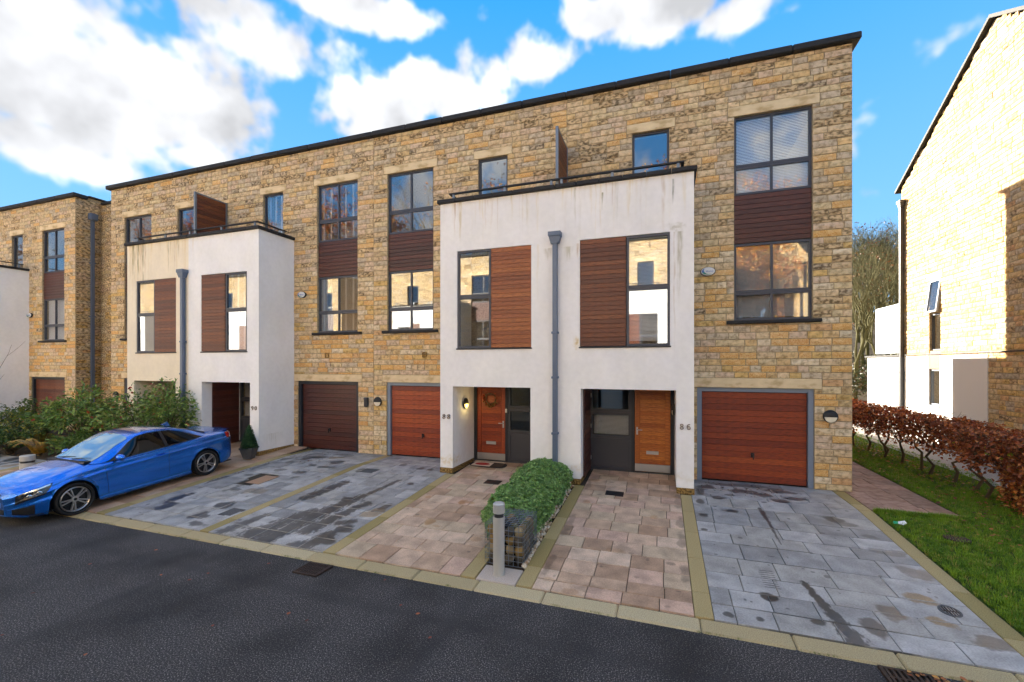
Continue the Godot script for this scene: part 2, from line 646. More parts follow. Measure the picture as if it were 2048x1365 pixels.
# ---------------------------------------------------------------- joinery
func bars(g: Geo, x0: float, x1: float, y0: float, y1: float, z0: float, z1: float, w: float) -> void:
	g.xbox(x0, x0 + w, y0, y1, z0, z1)
	g.xbox(x1 - w, x1, y0, y1, z0, z1)
	g.xbox(x0 + w, x1 - w, y0, y0 + w, z0, z1 - 0.002)
	g.xbox(x0 + w, x1 - w, y1 - w, y1, z0, z1 - 0.002)

func window(parent: Node3D, called: String, x0: float, x1: float, y0: float, y1: float, zf: float, cols: int, split: float, blind: int, glass := "coated glass", frame := "frame") -> void:
	var g := Geo.new()
	var rows := [[y0, y1]]
	if split > 0:
		var ym := y0 + (y1 - y0) * split
		rows = [[y0, ym], [ym, y1]]
	var panes := []
	for k in rows.size():
		var a: float = rows[k][0]
		var b: float = rows[k][1]
		if k > 0:
			a += 0.006
		bars(g, x0, x1, a, b, zf - 0.07, zf, 0.05)
		var cw := (x1 - x0 - 0.1) / cols
		for c in cols:
			var px0 := x0 + 0.05 + cw * c
			if c > 0:
				g.xbox(px0 - 0.024, px0 + 0.024, a + 0.05, b - 0.05, zf - 0.07, zf - 0.004)
			panes.append([px0 + (0.024 if c > 0 else 0.0), px0 + cw - (0.024 if c < cols - 1 else 0.0), a + 0.05, b - 0.05])
	var w := geo(called, g, M[frame], parent)
	# glazing beads and panes
	for q in panes:
		var o := part("pane", bev(Vector3(q[1] - q[0] + 0.01, q[3] - q[2] + 0.01, 0.008), 0.001), M[glass], w, Vector3((q[0] + q[1]) / 2, (q[2] + q[3]) / 2, zf - 0.035))
		o.rotation = Vector3(rr(-0.004, 0.004), rr(-0.004, 0.004), 0)
	if blind > 0:
		var b := Geo.new()
		var yy := y0 + 0.05
		var top := y1 - 0.05
		if blind == 3:
			yy = y0 + (y1 - y0) * 0.05
		while yy < top:
			var x_a := x0 + 0.04
			var x_b := x1 - 0.04
			var tilt := 0.014 if blind != 2 else 0.006
			if blind == 1:
				b.quad(Vector3(x_a, yy, zf - 0.122), Vector3(x_b, yy, zf - 0.122), Vector3(x_b, yy + 0.031, zf - 0.138), Vector3(x_a, yy + 0.031, zf - 0.138))
				yy += 0.034
				continue
			b.quad(Vector3(x_a, yy, zf - 0.13 + 0.010), Vector3(x_b, yy, zf - 0.13 + 0.010), Vector3(x_b, yy + tilt * 1.5, zf - 0.13 - 0.010), Vector3(x_a, yy + tilt * 1.5, zf - 0.13 - 0.010))
			b.quad(Vector3(x_a, yy - 0.002, zf - 0.13 - 0.010), Vector3(x_b, yy - 0.002, zf - 0.13 - 0.010), Vector3(x_b, yy + tilt * 1.5 - 0.002, zf - 0.13 - 0.031), Vector3(x_a, yy + tilt * 1.5 - 0.002, zf - 0.13 - 0.031))
			yy += 0.028 if blind != 2 else 0.034
		if blind == 2:
			var k := int((x1 - x0) / 0.36) + 1
			for i in k + 1:
				var xx := lerpf(x0 + 0.06, x1 - 0.06, float(i) / k)
				b.xbox(xx - 0.025, xx + 0.025, y0 + 0.03, y1 - 0.03, zf - 0.19, zf - 0.165)
		geo("blind", b, M["blind"], w)

func boards(owner_: Node3D, x0: float, x1: float, y0: float, y1: float, z0: float, z1: float, count: int, wood: String, gap := 0.006) -> void:
	var h := (y1 - y0) / count
	for i in count:
		var k := rng.randi() % 5
		bp("board", x0, x1, y0 + h * i + gap / 2, y0 + h * (i + 1) - gap / 2, z0, z1 + rr(-0.001, 0.001), M["timber %s %d" % [wood, k]], owner_, 0.005)

func render_image(base: Color, streaks: Array, blots: Array, seed_: int) -> ImageTexture:
	var W := 440
	var H := 680
	var q := noise(0.012, seed_, 5)
	var q2 := noise(0.06, seed_ + 1, 4)
	var buf := PackedByteArray()
	buf.resize(W * H * 3)
	for y in H:
		for x in W:
			var a := 1.0 + 0.030 * q.get_noise_2d(x, y * 0.5) + 0.018 * q2.get_noise_2d(x, y)
			var i := (y * W + x) * 3
			buf[i] = int(clampf(base.r8 * a, 0, 255))
			buf[i + 1] = int(clampf(base.g8 * a, 0, 255))
			buf[i + 2] = int(clampf(base.b8 * a * (1.0 + 0.012 * q.get_noise_2d(x + 900, y)), 0, 255))
	# streaks: u, top, length, width, strength, kind
	var tint := [Color8(112, 104, 62), Color8(150, 112, 70), Color8(84, 84, 70), Color8(206, 176, 112)]
	for s in streaks:
		var cx: float = s[0] * 100
		var top := int((6.8 - s[1]) * 100)
		var ln: float = s[2] * 100
		var wd: float = s[3] * 100
		var tc: Color = tint[s[5]]
		for y in range(maxi(0, top), mini(H, top + int(ln))):
			var f := (y - top) / ln
			var off := 3.0 * q.get_noise_2d(cx * 3, y * 0.7)
			for x in range(maxi(0, int(cx - wd * 2)), mini(W, int(cx + wd * 2) + 1)):
				var d: float = absf(x - cx - off) / (wd * (1.1 - 0.5 * f))
				var a: float = s[4] * clampf(1.2 - d, 0, 1) * clampf((1.0 - f) * 1.4, 0, 1) * (0.55 + 0.9 * q2.get_noise_2d(x * 2.2, y * 0.35 + 300))
				if a > 0:
					var i := (y * W + x) * 3
					buf[i] = int(lerpf(buf[i], tc.r8, minf(a, 1)))
					buf[i + 1] = int(lerpf(buf[i + 1], tc.g8, minf(a, 1)))
					buf[i + 2] = int(lerpf(buf[i + 2], tc.b8, minf(a, 1)))
	for s in blots:
		var cx: float = s[0] * 100
		var cy: float = (6.8 - s[1]) * 100
		var tc: Color = tint[s[5]]
		for y in range(maxi(0, int(cy - s[3] * 150)), mini(H, int(cy + s[3] * 150))):
			for x in range(maxi(0, int(cx - s[2] * 150)), mini(W, int(cx + s[2] * 150))):
				var d := Vector2((x - cx) / (s[2] * 100), (y - cy) / (s[3] * 100)).length() + 0.5 * q2.get_noise_2d(x, y)
				var a: float = s[4] * clampf(1.1 - d, 0, 1) * (0.6 + q2.get_noise_2d(x * 1.7, y * 1.7 + 50))
				if a > 0:
					var i := (y * W + x) * 3
					buf[i] = int(lerpf(buf[i], tc.r8, minf(a, 1)))
					buf[i + 1] = int(lerpf(buf[i + 1], tc.g8, minf(a, 1)))
					buf[i + 2] = int(lerpf(buf[i + 2], tc.b8, minf(a, 1)))
	return ImageTexture.create_from_image(Image.create_from_data(W, H, false, Image.FORMAT_RGB8, buf))

func render_mat(called: String, tex: Texture2D) -> StandardMaterial3D:
	var m := StandardMaterial3D.new()
	m.resource_name = called
	m.albedo_texture = tex
	m.roughness = 0.92
	m.heightmap_enabled = true
	m.heightmap_texture = tex
	m.heightmap_scale = 0.12
	return m

# ---------------------------------------------------------------- one terraced house
# o: number, garage, garage_frame, render, stones, blinds (upper, lower, balcony), detail, bay_wood, door
func house(called: String, label: String, at: Vector3, dir: float, W: float, turn: float, o: Dictionary, group := "") -> Node3D:
	var H := thing(called, label, "house", at, turn, group)
	var X := func(a: float, b: float) -> Array: return [minf(dir * a, dir * b), maxf(dir * a, dir * b)]
	var rect := func(a: float, b: float, y0: float, y1: float) -> Array: return [minf(dir * a, dir * b), maxf(dir * a, dir * b), y0, y1]
	var hb := func(name_: String, a: float, b: float, y0: float, y1: float, z0: float, z1: float, m: String, p: Node, bv: float) -> MeshInstance3D: return bp(name_, minf(dir * a, dir * b), maxf(dir * a, dir * b), y0, y1, z0, z1, M[m], p, bv)
	var ww: Array = X.call(3.82, 5.33)
	var bd: Array = X.call(1.6, 2.44)
	var gd: Array = X.call(3.05, 5.36)
	var all: Array = X.call(0.0, W)
	var open := [rect.call(3.82, 5.33, 3.65, 8.24), rect.call(1.6, 2.44, 6.3, 8.24), rect.call(3.05, 5.36, -0.2, 2.14), rect.call(0.58, 2.56, -0.2, 2.3)]
	# shell: front leaf with openings, then rear wall, sides, floors, flat roof
	var g := Geo.new()
	holed(g, all[0], all[1], 0.0, 9.38, -0.3, -0.004, open)
	geo("front_wall", g, M["mortar"], H)
	g = Geo.new()
	g.xbox(all[0], all[1], 0.0, 9.5, -9.9, -9.6)
	g.xbox(all[0], all[0] + 0.2, 0.0, 9.5, -9.6, -0.302)
	g.xbox(all[1] - 0.2, all[1], 0.0, 9.5, -9.6, -0.302)
	geo("rear_and_party_walls", g, M["mortar"], H)
	g = Geo.new()
	for y in [2.6, 5.55]:
		g.xbox(all[0] + 0.21, all[1] - 0.21, y - 0.25, y, -9.59, -0.31)
	g.xbox(all[0] + 0.21, all[1] - 0.21, 0.01, 9.0, -4.6, -4.5)
	g.xbox(all[0] + 0.21, all[1] - 0.21, -0.06, 0.0, -9.59, -0.31)
	geo("floors_and_partition", g, M["plaster inside"], H)
	g = Geo.new()
	g.xbox(all[0] + 0.2, all[1] - 0.2, 8.95, 9.15, -9.6, -0.3)
	geo("flat_roof", g, M["roof felt"], H)
	# coping, in lengths
	var cx: float = all[0] - (0.13 if o.get("end_low", false) else 0.0)
	var cend: float = all[1] + (0.13 if o.get("end_high", false) else 0.0)
	var cn := 5
	for i in cn:
		var a := lerpf(cx, cend, float(i) / cn)
		var b := lerpf(cx, cend, float(i + 1) / cn)
		bp("coping_stone", a + 0.002, b - 0.002, 9.385, 9.53 + rr(-0.004, 0.004), -0.36, 0.13, M["coping"], H, 0.02)
	for zz in [-9.75]:
		bp("coping_stone", cx, cend, 9.502, 9.56, zz - 0.3, zz + 0.25, M["coping"], H, 0.02)
	if o.get("end_high", false):
		bp("coping_stone", all[1] - 0.3, all[1] + 0.13, 9.502, 9.56, -9.48, -0.37, M["coping"], H, 0.02)
	if o.get("end_low", false):
		bp("coping_stone", all[0] - 0.13, all[0] + 0.3, 9.502, 9.56, -9.48, -0.37, M["coping"], H, 0.02)
	# stones
	var holes := [rect.call(3.82, 5.33, 3.65, 8.24), rect.call(3.69, 5.46, 8.24, 8.46), rect.call(3.66, 5.49, 3.57, 3.65), rect.call(1.6, 2.44, 6.3, 8.24), rect.call(1.47, 2.57, 8.24, 8.46), rect.call(3.05, 5.36, -0.2, 2.14), rect.call(2.9, 5.5, 2.14, 2.36), rect.call(-0.1, 2.89, -0.2, 6.6)]
	stone_wall(H, Transform3D.IDENTITY, all[0], all[1], 0.0, 9.385, holes, o.get("stones", 0), o.get("mood", ""))
	# lintels and sill
	hb.call("lintel", 3.693, 5.457, 8.243, 8.457, -0.2, 0.022, "lintel", H, 0.008)
	hb.call("lintel", 1.473, 2.567, 8.243, 8.457, -0.2, 0.022, "lintel", H, 0.008)
	hb.call("lintel", 2.905, 5.497, 2.143, 2.357, -0.2, 0.022, "lintel", H, 0.008)
	hb.call("window_sill", 3.665, 5.485, 3.575, 3.648, -0.2, 0.085, "coping", H, 0.01)
	# windows in the stone
	var bl: Array = o.get("blinds", [0, 0, 0, 0])
	window(H, "window", ww[0], ww[1], 6.485, 8.238, -0.06, 2, 0.36, bl[0], o.get("upper_glass", "coated glass"))
	window(H, "window", ww[0], ww[1], 3.655, 5.38, -0.06, 2, 0.36, bl[1])
	window(H, "balcony_door", bd[0], bd[1], 6.55, 8.238, -0.06, 1, 0.0, bl[2])
	var cp: MeshInstance3D = hb.call("cladding_panel", 3.822, 5.328, 5.384, 6.48, -0.25, -0.075, "black plastic", H, 0.002)
	boards_at(cp, ww[0] + 0.004, ww[1] - 0.004, 5.39, 6.475, -0.075, -0.048, 10, o.get("panel", "dark"))
	# garage
	var gf: String = o.get("garage_frame", "dark frame")
	g = Geo.new()
	var fw := 0.1
	g.xbox(gd[0], gd[0] + fw, 0.0, 2.138, -0.2, -0.03)
	g.xbox(gd[1] - fw, gd[1], 0.0, 2.138, -0.2, -0.03)
	g.xbox(gd[0] + fw, gd[1] - fw, 2.05, 2.138, -0.2, -0.035)
	geo("garage_frame", g, M[gf], H)
	var gdoor: MeshInstance3D = bp("garage_door", gd[0] + fw + 0.006, gd[1] - fw - 0.006, 0.012, 2.044, -0.2, -0.125, M["black plastic"], H, 0.003)
	boards_at(gdoor, gd[0] + fw + 0.012, gd[1] - fw - 0.012, 0.03, 2.035, -0.125, -0.1, 15, o.get("garage", "orange"), 0.004)
	var mid: float = (gd[0] + gd[1]) / 2
	g = Geo.new()
	g.xbox(mid - 0.035, mid + 0.035, 0.58, 0.68, -0.1, -0.08)
	g.tube([Vector3(mid, 0.65, -0.08), Vector3(mid, 0.65, -0.04), Vector3(mid + 0.005, 0.54, -0.035)], 0.014, 0.012, 6)
	geo("handle", g, M["black metal"], gdoor, -gdoor.position)
	# white rendered bay: front leaf, side wall, porch cheeks, soffit, roof
	var rm: Material = o.render
	g = Geo.new()
	g.uvf = func(p: Vector3) -> Vector2: return Vector2((absf(p.x) + (1.3 - p.z)) / 4.4, (6.8 - p.y) / 6.8)
	var bx: Array = X.call(0.0, 2.9)
	holed(g, bx[0], bx[1], 0.13, 6.61, 1.05, 1.3, [rect.call(0.58, 2.56, 0.0, 2.13), rect.call(0.56, 2.44, 3.05, 5.42)])
	var sw: Array = X.call(2.65, 2.9)
	g.xbox(sw[0], sw[1], 0.13, 6.61, 0.0, 1.05)
	for e in [[0.33, 0.58], [2.56, 2.648]]:
		var s: Array = X.call(e[0], e[1])
		g.xbox(s[0], s[1], 0.13, 2.13, -0.1, 1.05)
	var so: Array = X.call(0.0, 2.648)
	g.xbox(so[0], so[1], 2.13, 2.4, -0.25, 1.05)
	geo("rendered_bay", g, rm, H)
	g = Geo.new()
	g.xbox(so[0], so[1], 6.2, 6.4, -0.01, 1.05)
	g.xbox(so[0], so[1], 2.402, 2.6, -0.01, 1.05)
	geo("balcony_floor", g, M["plaster inside"], H)
	# plinth under the render
	hb.call("plinth", 0.0, 0.575, 0.0, 0.128, 0.1, 1.31, "plinth stone", H, 0.01)
	hb.call("plinth", 2.565, 2.91, 0.0, 0.128, 0.0, 1.31, "plinth stone", H, 0.01)
	# bay coping, rail and posts
	for i in 6:
		var a := 0.001 + 2.96 * i / 6.0
		hb.call("bay_coping", a + 0.003, 0.001 + 2.96 * (i + 1) / 6.0 - 0.003, 6.615, 6.705, 1.0, 1.375, "coping", H, 0.012)
	for i in 3:
		hb.call("bay_coping", 2.62, 2.965, 6.615, 6.705, 0.02 + 0.325 * i, 0.02 + 0.325 * (i + 1) - 0.005, "coping", H, 0.012)
	g = Geo.new()
	var r0: Array = X.call(0.0, 2.72)
	g.xbox(r0[0], r0[1], 6.875, 6.905, 1.13, 1.2)
	var r1: Array = X.call(2.66, 2.72)
	g.xbox(r1[0], r1[1], 6.875, 6.905, 0.1, 1.129)
	geo("balcony_rail", g, M["black metal"], H)
	for u in [0.12, 1.25, 2.6]:
		hb.call("rail_post", u - 0.03, u + 0.03, 6.706, 6.874, 1.14, 1.19, "galvanised", H, 0.006)
	hb.call("rail_post", 2.665, 2.715, 6.706, 6.874, 0.2, 0.26, "galvanised", H, 0.006)
	# bay window and its timber panel
	var bw: Array = X.call(1.56, 2.44)
	var pw: Array = X.call(0.565, 1.555)
	window(H, "bay_window", bw[0] + 0.004, bw[1] - 0.004, 3.06, 5.415, 1.285, 1, 0.525, bl[3])
	var tp: MeshInstance3D = bp("timber_panel", pw[0], pw[1], 3.06, 5.415, 1.16, 1.26, M["black plastic"], H, 0.002)
	boards_at(tp, pw[0] + 0.004, pw[1] - 0.004, 3.065, 5.41, 1.26, 1.3, 24, o.get("bay_wood", "brown"), 0.004)
	hb.call("bay_sill", 0.54, 2.46, 3.025, 3.055, 1.1, 1.33, "dark frame", H, 0.006)
	# porch: front door and glazed side panel
	var fy := 0.085
	var dr: Array = X.call(1.66, 2.47)
	var sl: Array = X.call(0.585, 1.585)
	g = Geo.new()
	var m1: Array = X.call(1.585, 1.655)
	var m2: Array = X.call(2.475, 2.555)
	g.xbox(m1[0], m1[1], fy, 2.128, -0.08, 0.03)
	g.xbox(m2[0], m2[1], fy, 2.128, -0.08, 0.03)
	geo("door_frame", g, M["dark frame"], H)
	hb.call("doorstep", 0.585, 2.555, 0.0, fy - 0.004, -0.3, 0.045, "lead grey", H, 0.006)
	var wd: String = o.get("door", "honey")
	var leaf: MeshInstance3D = bp("front_door", dr[0], dr[1], fy + 0.01, 2.126, -0.06, -0.02, M["timber %s 3" % wd], H, 0.003)
	var lp := -leaf.position
	bp("stile", dr[0], dr[0] + 0.115, fy + 0.2, 2.12, -0.02, 0.0, M["timber %s 1" % wd], leaf, 0.004).position += lp
	bp("stile", dr[1] - 0.115, dr[1], fy + 0.2, 2.12, -0.02, 0.0, M["timber %s 0" % wd], leaf, 0.004).position += lp
	boards_at(leaf, dr[0] + 0.12, dr[1] - 0.12, fy + 0.205, 2.12, -0.02, -0.004, 19, wd, 0.005)
	bp("kick_plate", dr[0] + 0.004, dr[1] - 0.004, fy + 0.02, fy + 0.195, -0.02, 0.004, M["steel"], leaf, 0.003).position += lp
	var dm: float = (dr[0] + dr[1]) / 2
	bp("letter_plate", dm - 0.14, dm + 0.14, 0.52, 0.6, -0.004, 0.012, M["steel"], leaf, 0.004).position += lp
	var hx: float = dir * 1.715
	g = Geo.new()
	g.xbox(hx - 0.02, hx + 0.02, 0.98, 1.16, 0.0, 0.014)
	g.tube([Vector3(hx, 1.1, 0.014), Vector3(hx, 1.1, 0.06), Vector3(hx + dir * 0.12, 1.1, 0.062)], 0.011, 0.01, 8)
	geo("handle", g, M["steel"], leaf, lp)
	g = Geo.new()
	for yy in [[fy, 0.86], [0.86, 1.5], [1.5, 2.126]]:
		bars(g, sl[0], sl[1], yy[0] + 0.003, yy[1] - 0.003, -0.07, 0.01, 0.07)
	var side := geo("side_light", g, M["frame panel"], H)
	for yy in [[0.93, 1.43], [1.57, 2.056]]:
		part("pane", bev(Vector3(sl[1] - sl[0] - 0.14, yy[1] - yy[0], 0.008), 0.001), M["door glass"], side, Vector3((sl[0] + sl[1]) / 2, (yy[0] + yy[1]) / 2, -0.03))
	bp("lower_panel", sl[0] + 0.07, sl[1] - 0.07, fy + 0.073, 0.79, -0.05, -0.012, M["frame panel"], side, 0.004)
	if bl[4] > 0:
		var b := Geo.new()
		var yy := 0.95
		while yy < (1.42 if bl[4] == 1 else 2.05):
			b.quad(Vector3(sl[0] + 0.08, yy, -0.1), Vector3(sl[1] - 0.08, yy, -0.1), Vector3(sl[1] - 0.08, yy + 0.016, -0.118), Vector3(sl[0] + 0.08, yy + 0.016, -0.118))
			yy += 0.03
		geo("blind", b, M["blind"], side)
	# store cupboard door in the cheek of the porch
	var ch: MeshInstance3D = bp("store_door", dir * 0.592 - 0.012, dir * 0.592 + 0.012, fy, 2.1, 0.06, 0.98, M["timber dark 3"], H, 0.004)
	for i in 15:
		bp("board", dir * 0.6 - 0.012, dir * 0.6 + 0.012, fy + 0.134 * i + 0.003, fy + 0.134 * (i + 1) - 0.003, 0.065, 0.975, M["timber dark %d" % (i % 5)], ch, 0.004).position -= ch.position
	for yy in [0.32, 1.1, 1.85]:
		bp("hinge", dir * 0.615 - 0.012, dir * 0.615 + 0.012, yy, yy + 0.1, 0.05, 0.075, M["steel"], ch, 0.003).position -= ch.position
	# house number
	if o.has("number"):
		var tm := TextMesh.new()
		tm.text = "%s %s" % [o.number[0], o.number[1]]
		var f := SystemFont.new()
		f.font_names = PackedStringArray(["Droid Sans"])
		tm.font = f
		tm.font_size = 64
		tm.pixel_size = 0.0025
		tm.depth = 0.02
		part("house_number", tm, M["bronze number"], H, Vector3(dir * 2.73, 1.385, 1.312))
	return H

# boards placed in the house's axes, hung under a part that has its own position
func boards_at(owner_: MeshInstance3D, x0: float, x1: float, y0: float, y1: float, z0: float, z1: float, count: int, wood: String, gap := 0.006) -> void:
	var h := (y1 - y0) / count
	var last := 0
	for i in count:
		var k := rng.randi() % 5
		if k == last and rng.randf() < 0.5:
			k = (k + 1) % 5
		last = k
		bp("board", x0, x1, y0 + h * i + gap / 2, y0 + h * (i + 1) - gap / 2, z0, z1 + rr(-0.0015, 0.0015), M["timber %s %d" % [wood, k]], owner_, 0.003).position -= owner_.position

func downpipe(parent: Node3D, x: float, z: float, top: float, pm := "pipe", wide := 0.1) -> void:
	var g := Geo.new()
	g.xbox(x - wide / 2, x + wide / 2, 0.05, top - 0.24, z + 0.03, z + 0.03 + wide)
	var pipe := geo("downpipe", g, M[pm], parent)
	g = Geo.new()
	var y0 := top - 0.25
	var p := []
	for e in [[0.09, 0.06, y0], [0.125, 0.085, y0 + 0.14], [0.14, 0.1, y0 + 0.16], [0.14, 0.1, top]]:
		var zc := z + 0.03 + wide / 2 + 0.01
		p.append([Vector3(x - e[0], e[2], zc - e[1]), Vector3(x + e[0], e[2], zc - e[1]), Vector3(x + e[0], e[2], zc + e[1]), Vector3(x - e[0], e[2], zc + e[1])])
	for i in 3:
		for j in 4:
			g.quad(p[i][(j + 1) % 4], p[i][j], p[i + 1][j], p[i + 1][(j + 1) % 4])
	g.quad(p[3][3], p[3][2], p[3][1], p[3][0])
	g.quad(p[0][0], p[0][1], p[0][2], p[0][3])
	geo("hopper_head", g, M[pm], pipe)
	for y in [1.1, 2.35, 3.35]:
		if y < top - 0.5:
			bp("pipe_collar", x - wide / 2 - 0.025, x + wide / 2 + 0.025, y, y + 0.05, z + 0.005, z + 0.04 + wide, M[pm], pipe, 0.006)

# ---------------------------------------------------------------- ground
func gy(z: float) -> float:
	return 0.0 if z < 1.3 else -SLOPE * (z - 1.3)

func gp(z: float) -> float:
	return -SLOPE * (z - 1.3)

func bed(called: String, x0: float, x1: float, zs: Array, down: float, m: String, fn: Callable, parent: Node = self) -> void:
	var g := Geo.new()
	for i in zs.size() - 1:
		var a: float = zs[i]
		var b: float = zs[i + 1]
		var ya: float = fn.call(a) - down
		var yb: float = fn.call(b) - down
		g.quad(Vector3(x0, ya, b) + Vector3(0, yb - ya, 0), Vector3(x1, yb, b), Vector3(x1, ya, a), Vector3(x0, ya, a))
	if parent == self:
		sheet(called, g, M[m])
	else:
		geo(called, g, M[m], parent)

func slab_mesh(s: Vector3, b: float) -> ArrayMesh:
	var q := Vector3(snappedf(s.x, 0.02), s.y, snappedf(s.z, 0.02))
	return bev(q, b)

func paving(node: Node3D, x0: float, x1: float, z0: float, z1: float, rows: Array, wide: Array, mats: Array, fn: Callable, skip: Array = [], joint := 0.009) -> void:
	var z := z0
	while z < z1 - 0.02:
		var d := rr(rows[0], rows[1])
		if z1 - z - d < rows[0] * 0.6:
			d = z1 - z
			if d > rows[1] * 1.3:
				d *= 0.5
		if z < 1.3 and z + d > 1.3 and fn == gy:
			d = 1.3 - z if 1.3 - z > 0.12 else d
		var x := x0
		var first := rr(0.35, 1.0)
		while x < x1 - 0.02:
			var w := rr(wide[0], wide[1]) * first
			first = 1.0
			if x1 - x - w < wide[0] * 0.45:
				w = x1 - x
			var c := Vector3(x + w / 2, 0, z + d / 2)
			var hit := false
			for q in skip:
				if c.x > q[0] and c.x < q[1] and c.z > q[2] and c.z < q[3]:
					hit = true
			if not hit:
				var y0: float = fn.call(z + 0.001)
				var y1: float = fn.call(z + d - 0.001)
				var o := part("paving_slab", bev(Vector3(1, 0.05, 1), 0.006), mats[rng.randi() % mats.size()], node)
				var ang := atan2(y0 - y1, d)
				o.transform = Transform3D(Basis(Vector3.RIGHT, ang + rr(-0.004, 0.004)) * Basis.from_scale(Vector3(w - joint, 1, d - joint)), Vector3(c.x, (y0 + y1) / 2 - 0.025 + rr(-0.0035, 0.0035), c.z))
			x += w
		z += d

func strip(node: Node3D, x0: float, x1: float, z0: float, z1: float, fn: Callable, lengths := 0.9, m := ["edging", "edging mossy", "edging"]) -> void:
	var z := z0
	while z < z1 - 0.02:
		var d := minf(lengths, z1 - z)
		if z < 1.3 and z + d > 1.3:
			d = maxf(0.1, 1.3 - z)
		var y0: float = fn.call(z + 0.001)
		var y1: float = fn.call(z + d - 0.001)
		var o := part("edging_slab", bev(Vector3(x1 - x0 - 0.006, 0.06, 1), 0.006), M[m[rng.randi() % m.size()]], node)
		o.transform = Transform3D(Basis(Vector3.RIGHT, atan2(y0 - y1, d)) * Basis.from_scale(Vector3(1, 1, d - 0.006)), Vector3((x0 + x1) / 2, (y0 + y1) / 2 - 0.027, z + d / 2))
		z += d

# albedo and roughness over 6 m x 6 m of drive, laid on x and z; stains: [x, z, rx, rz, strength]; tracks: [x0, z0, x1, z1, w0, w1, strength]
func drive_maps(stains: Array, tracks: Array, tans: Array, seed_: int) -> Array:
	var N := 768
	var k := N / 6.0
	var base := noise(0.02, seed_, 5).get_seamless_image(N, N)
	var fine := noise(0.3, seed_ + 1, 2).get_seamless_image(N, N)
	base.convert(Image.FORMAT_L8)
	fine.convert(Image.FORMAT_L8)
	var a := base.get_data()
	var b := fine.get_data()
	var wet := PackedFloat32Array()
	wet.resize(N * N)
	var tan_ := PackedFloat32Array()
	tan_.resize(N * N)
	var q := noise(1.6, seed_ + 2, 4)
	var q2 := noise(5.0, seed_ + 3, 3)
	for group in [[stains, wet], [tans, tan_]]:
		var into: PackedFloat32Array = group[1]
		for s in group[0]:
			var r: float = maxf(s[2], s[3]) * 1.5
			for j in range(int((s[1] - r) * k), int((s[1] + r) * k) + 1):
				for i in range(int((s[0] - r) * k), int((s[0] + r) * k) + 1):
					var x := i / k
					var z := j / k
					var d := Vector2((x - s[0]) / s[2], (z - s[1]) / s[3]).length() + 0.75 * q.get_noise_2d(x * 1.6 + s[0] * 5, z * 1.6)
					var w := clampf((1.0 - d) * 3.2, 0, 1) * float(s[4])
					if w > 0:
						var at := posmod(j, N) * N + posmod(i, N)
						into[at] = maxf(into[at], w)
		if group[0] == stains:
			wet = into
		else:
			tan_ = into
	for s in tracks:
		var p0 := Vector2(s[0], s[1])
		var p1 := Vector2(s[2], s[3])
		var wm: float = maxf(s[4], s[5]) * 2.0
		for j in range(int((minf(p0.y, p1.y) - wm) * k), int((maxf(p0.y, p1.y) + wm) * k) + 1):
			for i in range(int((minf(p0.x, p1.x) - wm) * k), int((maxf(p0.x, p1.x) + wm) * k) + 1):
				var p := Vector2(i / k, j / k)
				var f := clampf((p - p0).dot(p1 - p0) / (p1 - p0).length_squared(), 0, 1)
				var d := p.distance_to(p0.lerp(p1, f)) / lerpf(s[4], s[5], f)
				d += 0.7 * q2.get_noise_2d(p.x * 3.0, p.y * 1.2)
				var w := clampf((1.0 - d) * 3.0, 0, 1) * float(s[6])
				if w > 0:
					var at := posmod(j, N) * N + posmod(i, N)
					wet[at] = maxf(wet[at], w)
	var col := PackedByteArray()
	col.resize(N * N * 3)
	var rou := PackedByteArray()
	rou.resize(N * N)
	for i in N * N:
		var v := 0.90 + 0.13 * (a[i] / 255.0 - 0.5) * 2.0 + 0.10 * (b[i] / 255.0 - 0.5) * 2.0
		var w := wet[i]
		v *= 1.0 - 0.56 * w
		var t := tan_[i] * 0.6
		col[i * 3] = int(clampf(v * 255 * (1.0 - 0.2 * t), 0, 255))
		col[i * 3 + 1] = int(clampf(v * 255 * (1.0 - 0.38 * t), 0, 255))
		col[i * 3 + 2] = int(clampf(v * 255 * (1.0 - 0.62 * t), 0, 255))
		rou[i] = int(255 * (0.62 - 0.3 * w))
	return [ImageTexture.create_from_image(Image.create_from_data(N, N, false, Image.FORMAT_RGB8, col)), ImageTexture.create_from_image(Image.create_from_data(N, N, false, Image.FORMAT_L8, rou))]

func grey_slabs(called: String, maps: Array) -> Array:
	var out := []
	var tones := [c8(178, 177, 174), c8(164, 164, 162), c8(188, 187, 184), c8(152, 152, 150), c8(174, 172, 166)]
	for i in tones.size():
		out.append(mat("%s %d" % [called, i], tones[i], 1.0, {"tex": maps[0], "rtex": maps[1], "h": M["speck"], "hs": 0.12, "scale": Vector3(1, 1, 1) / 6.0}))
	return out

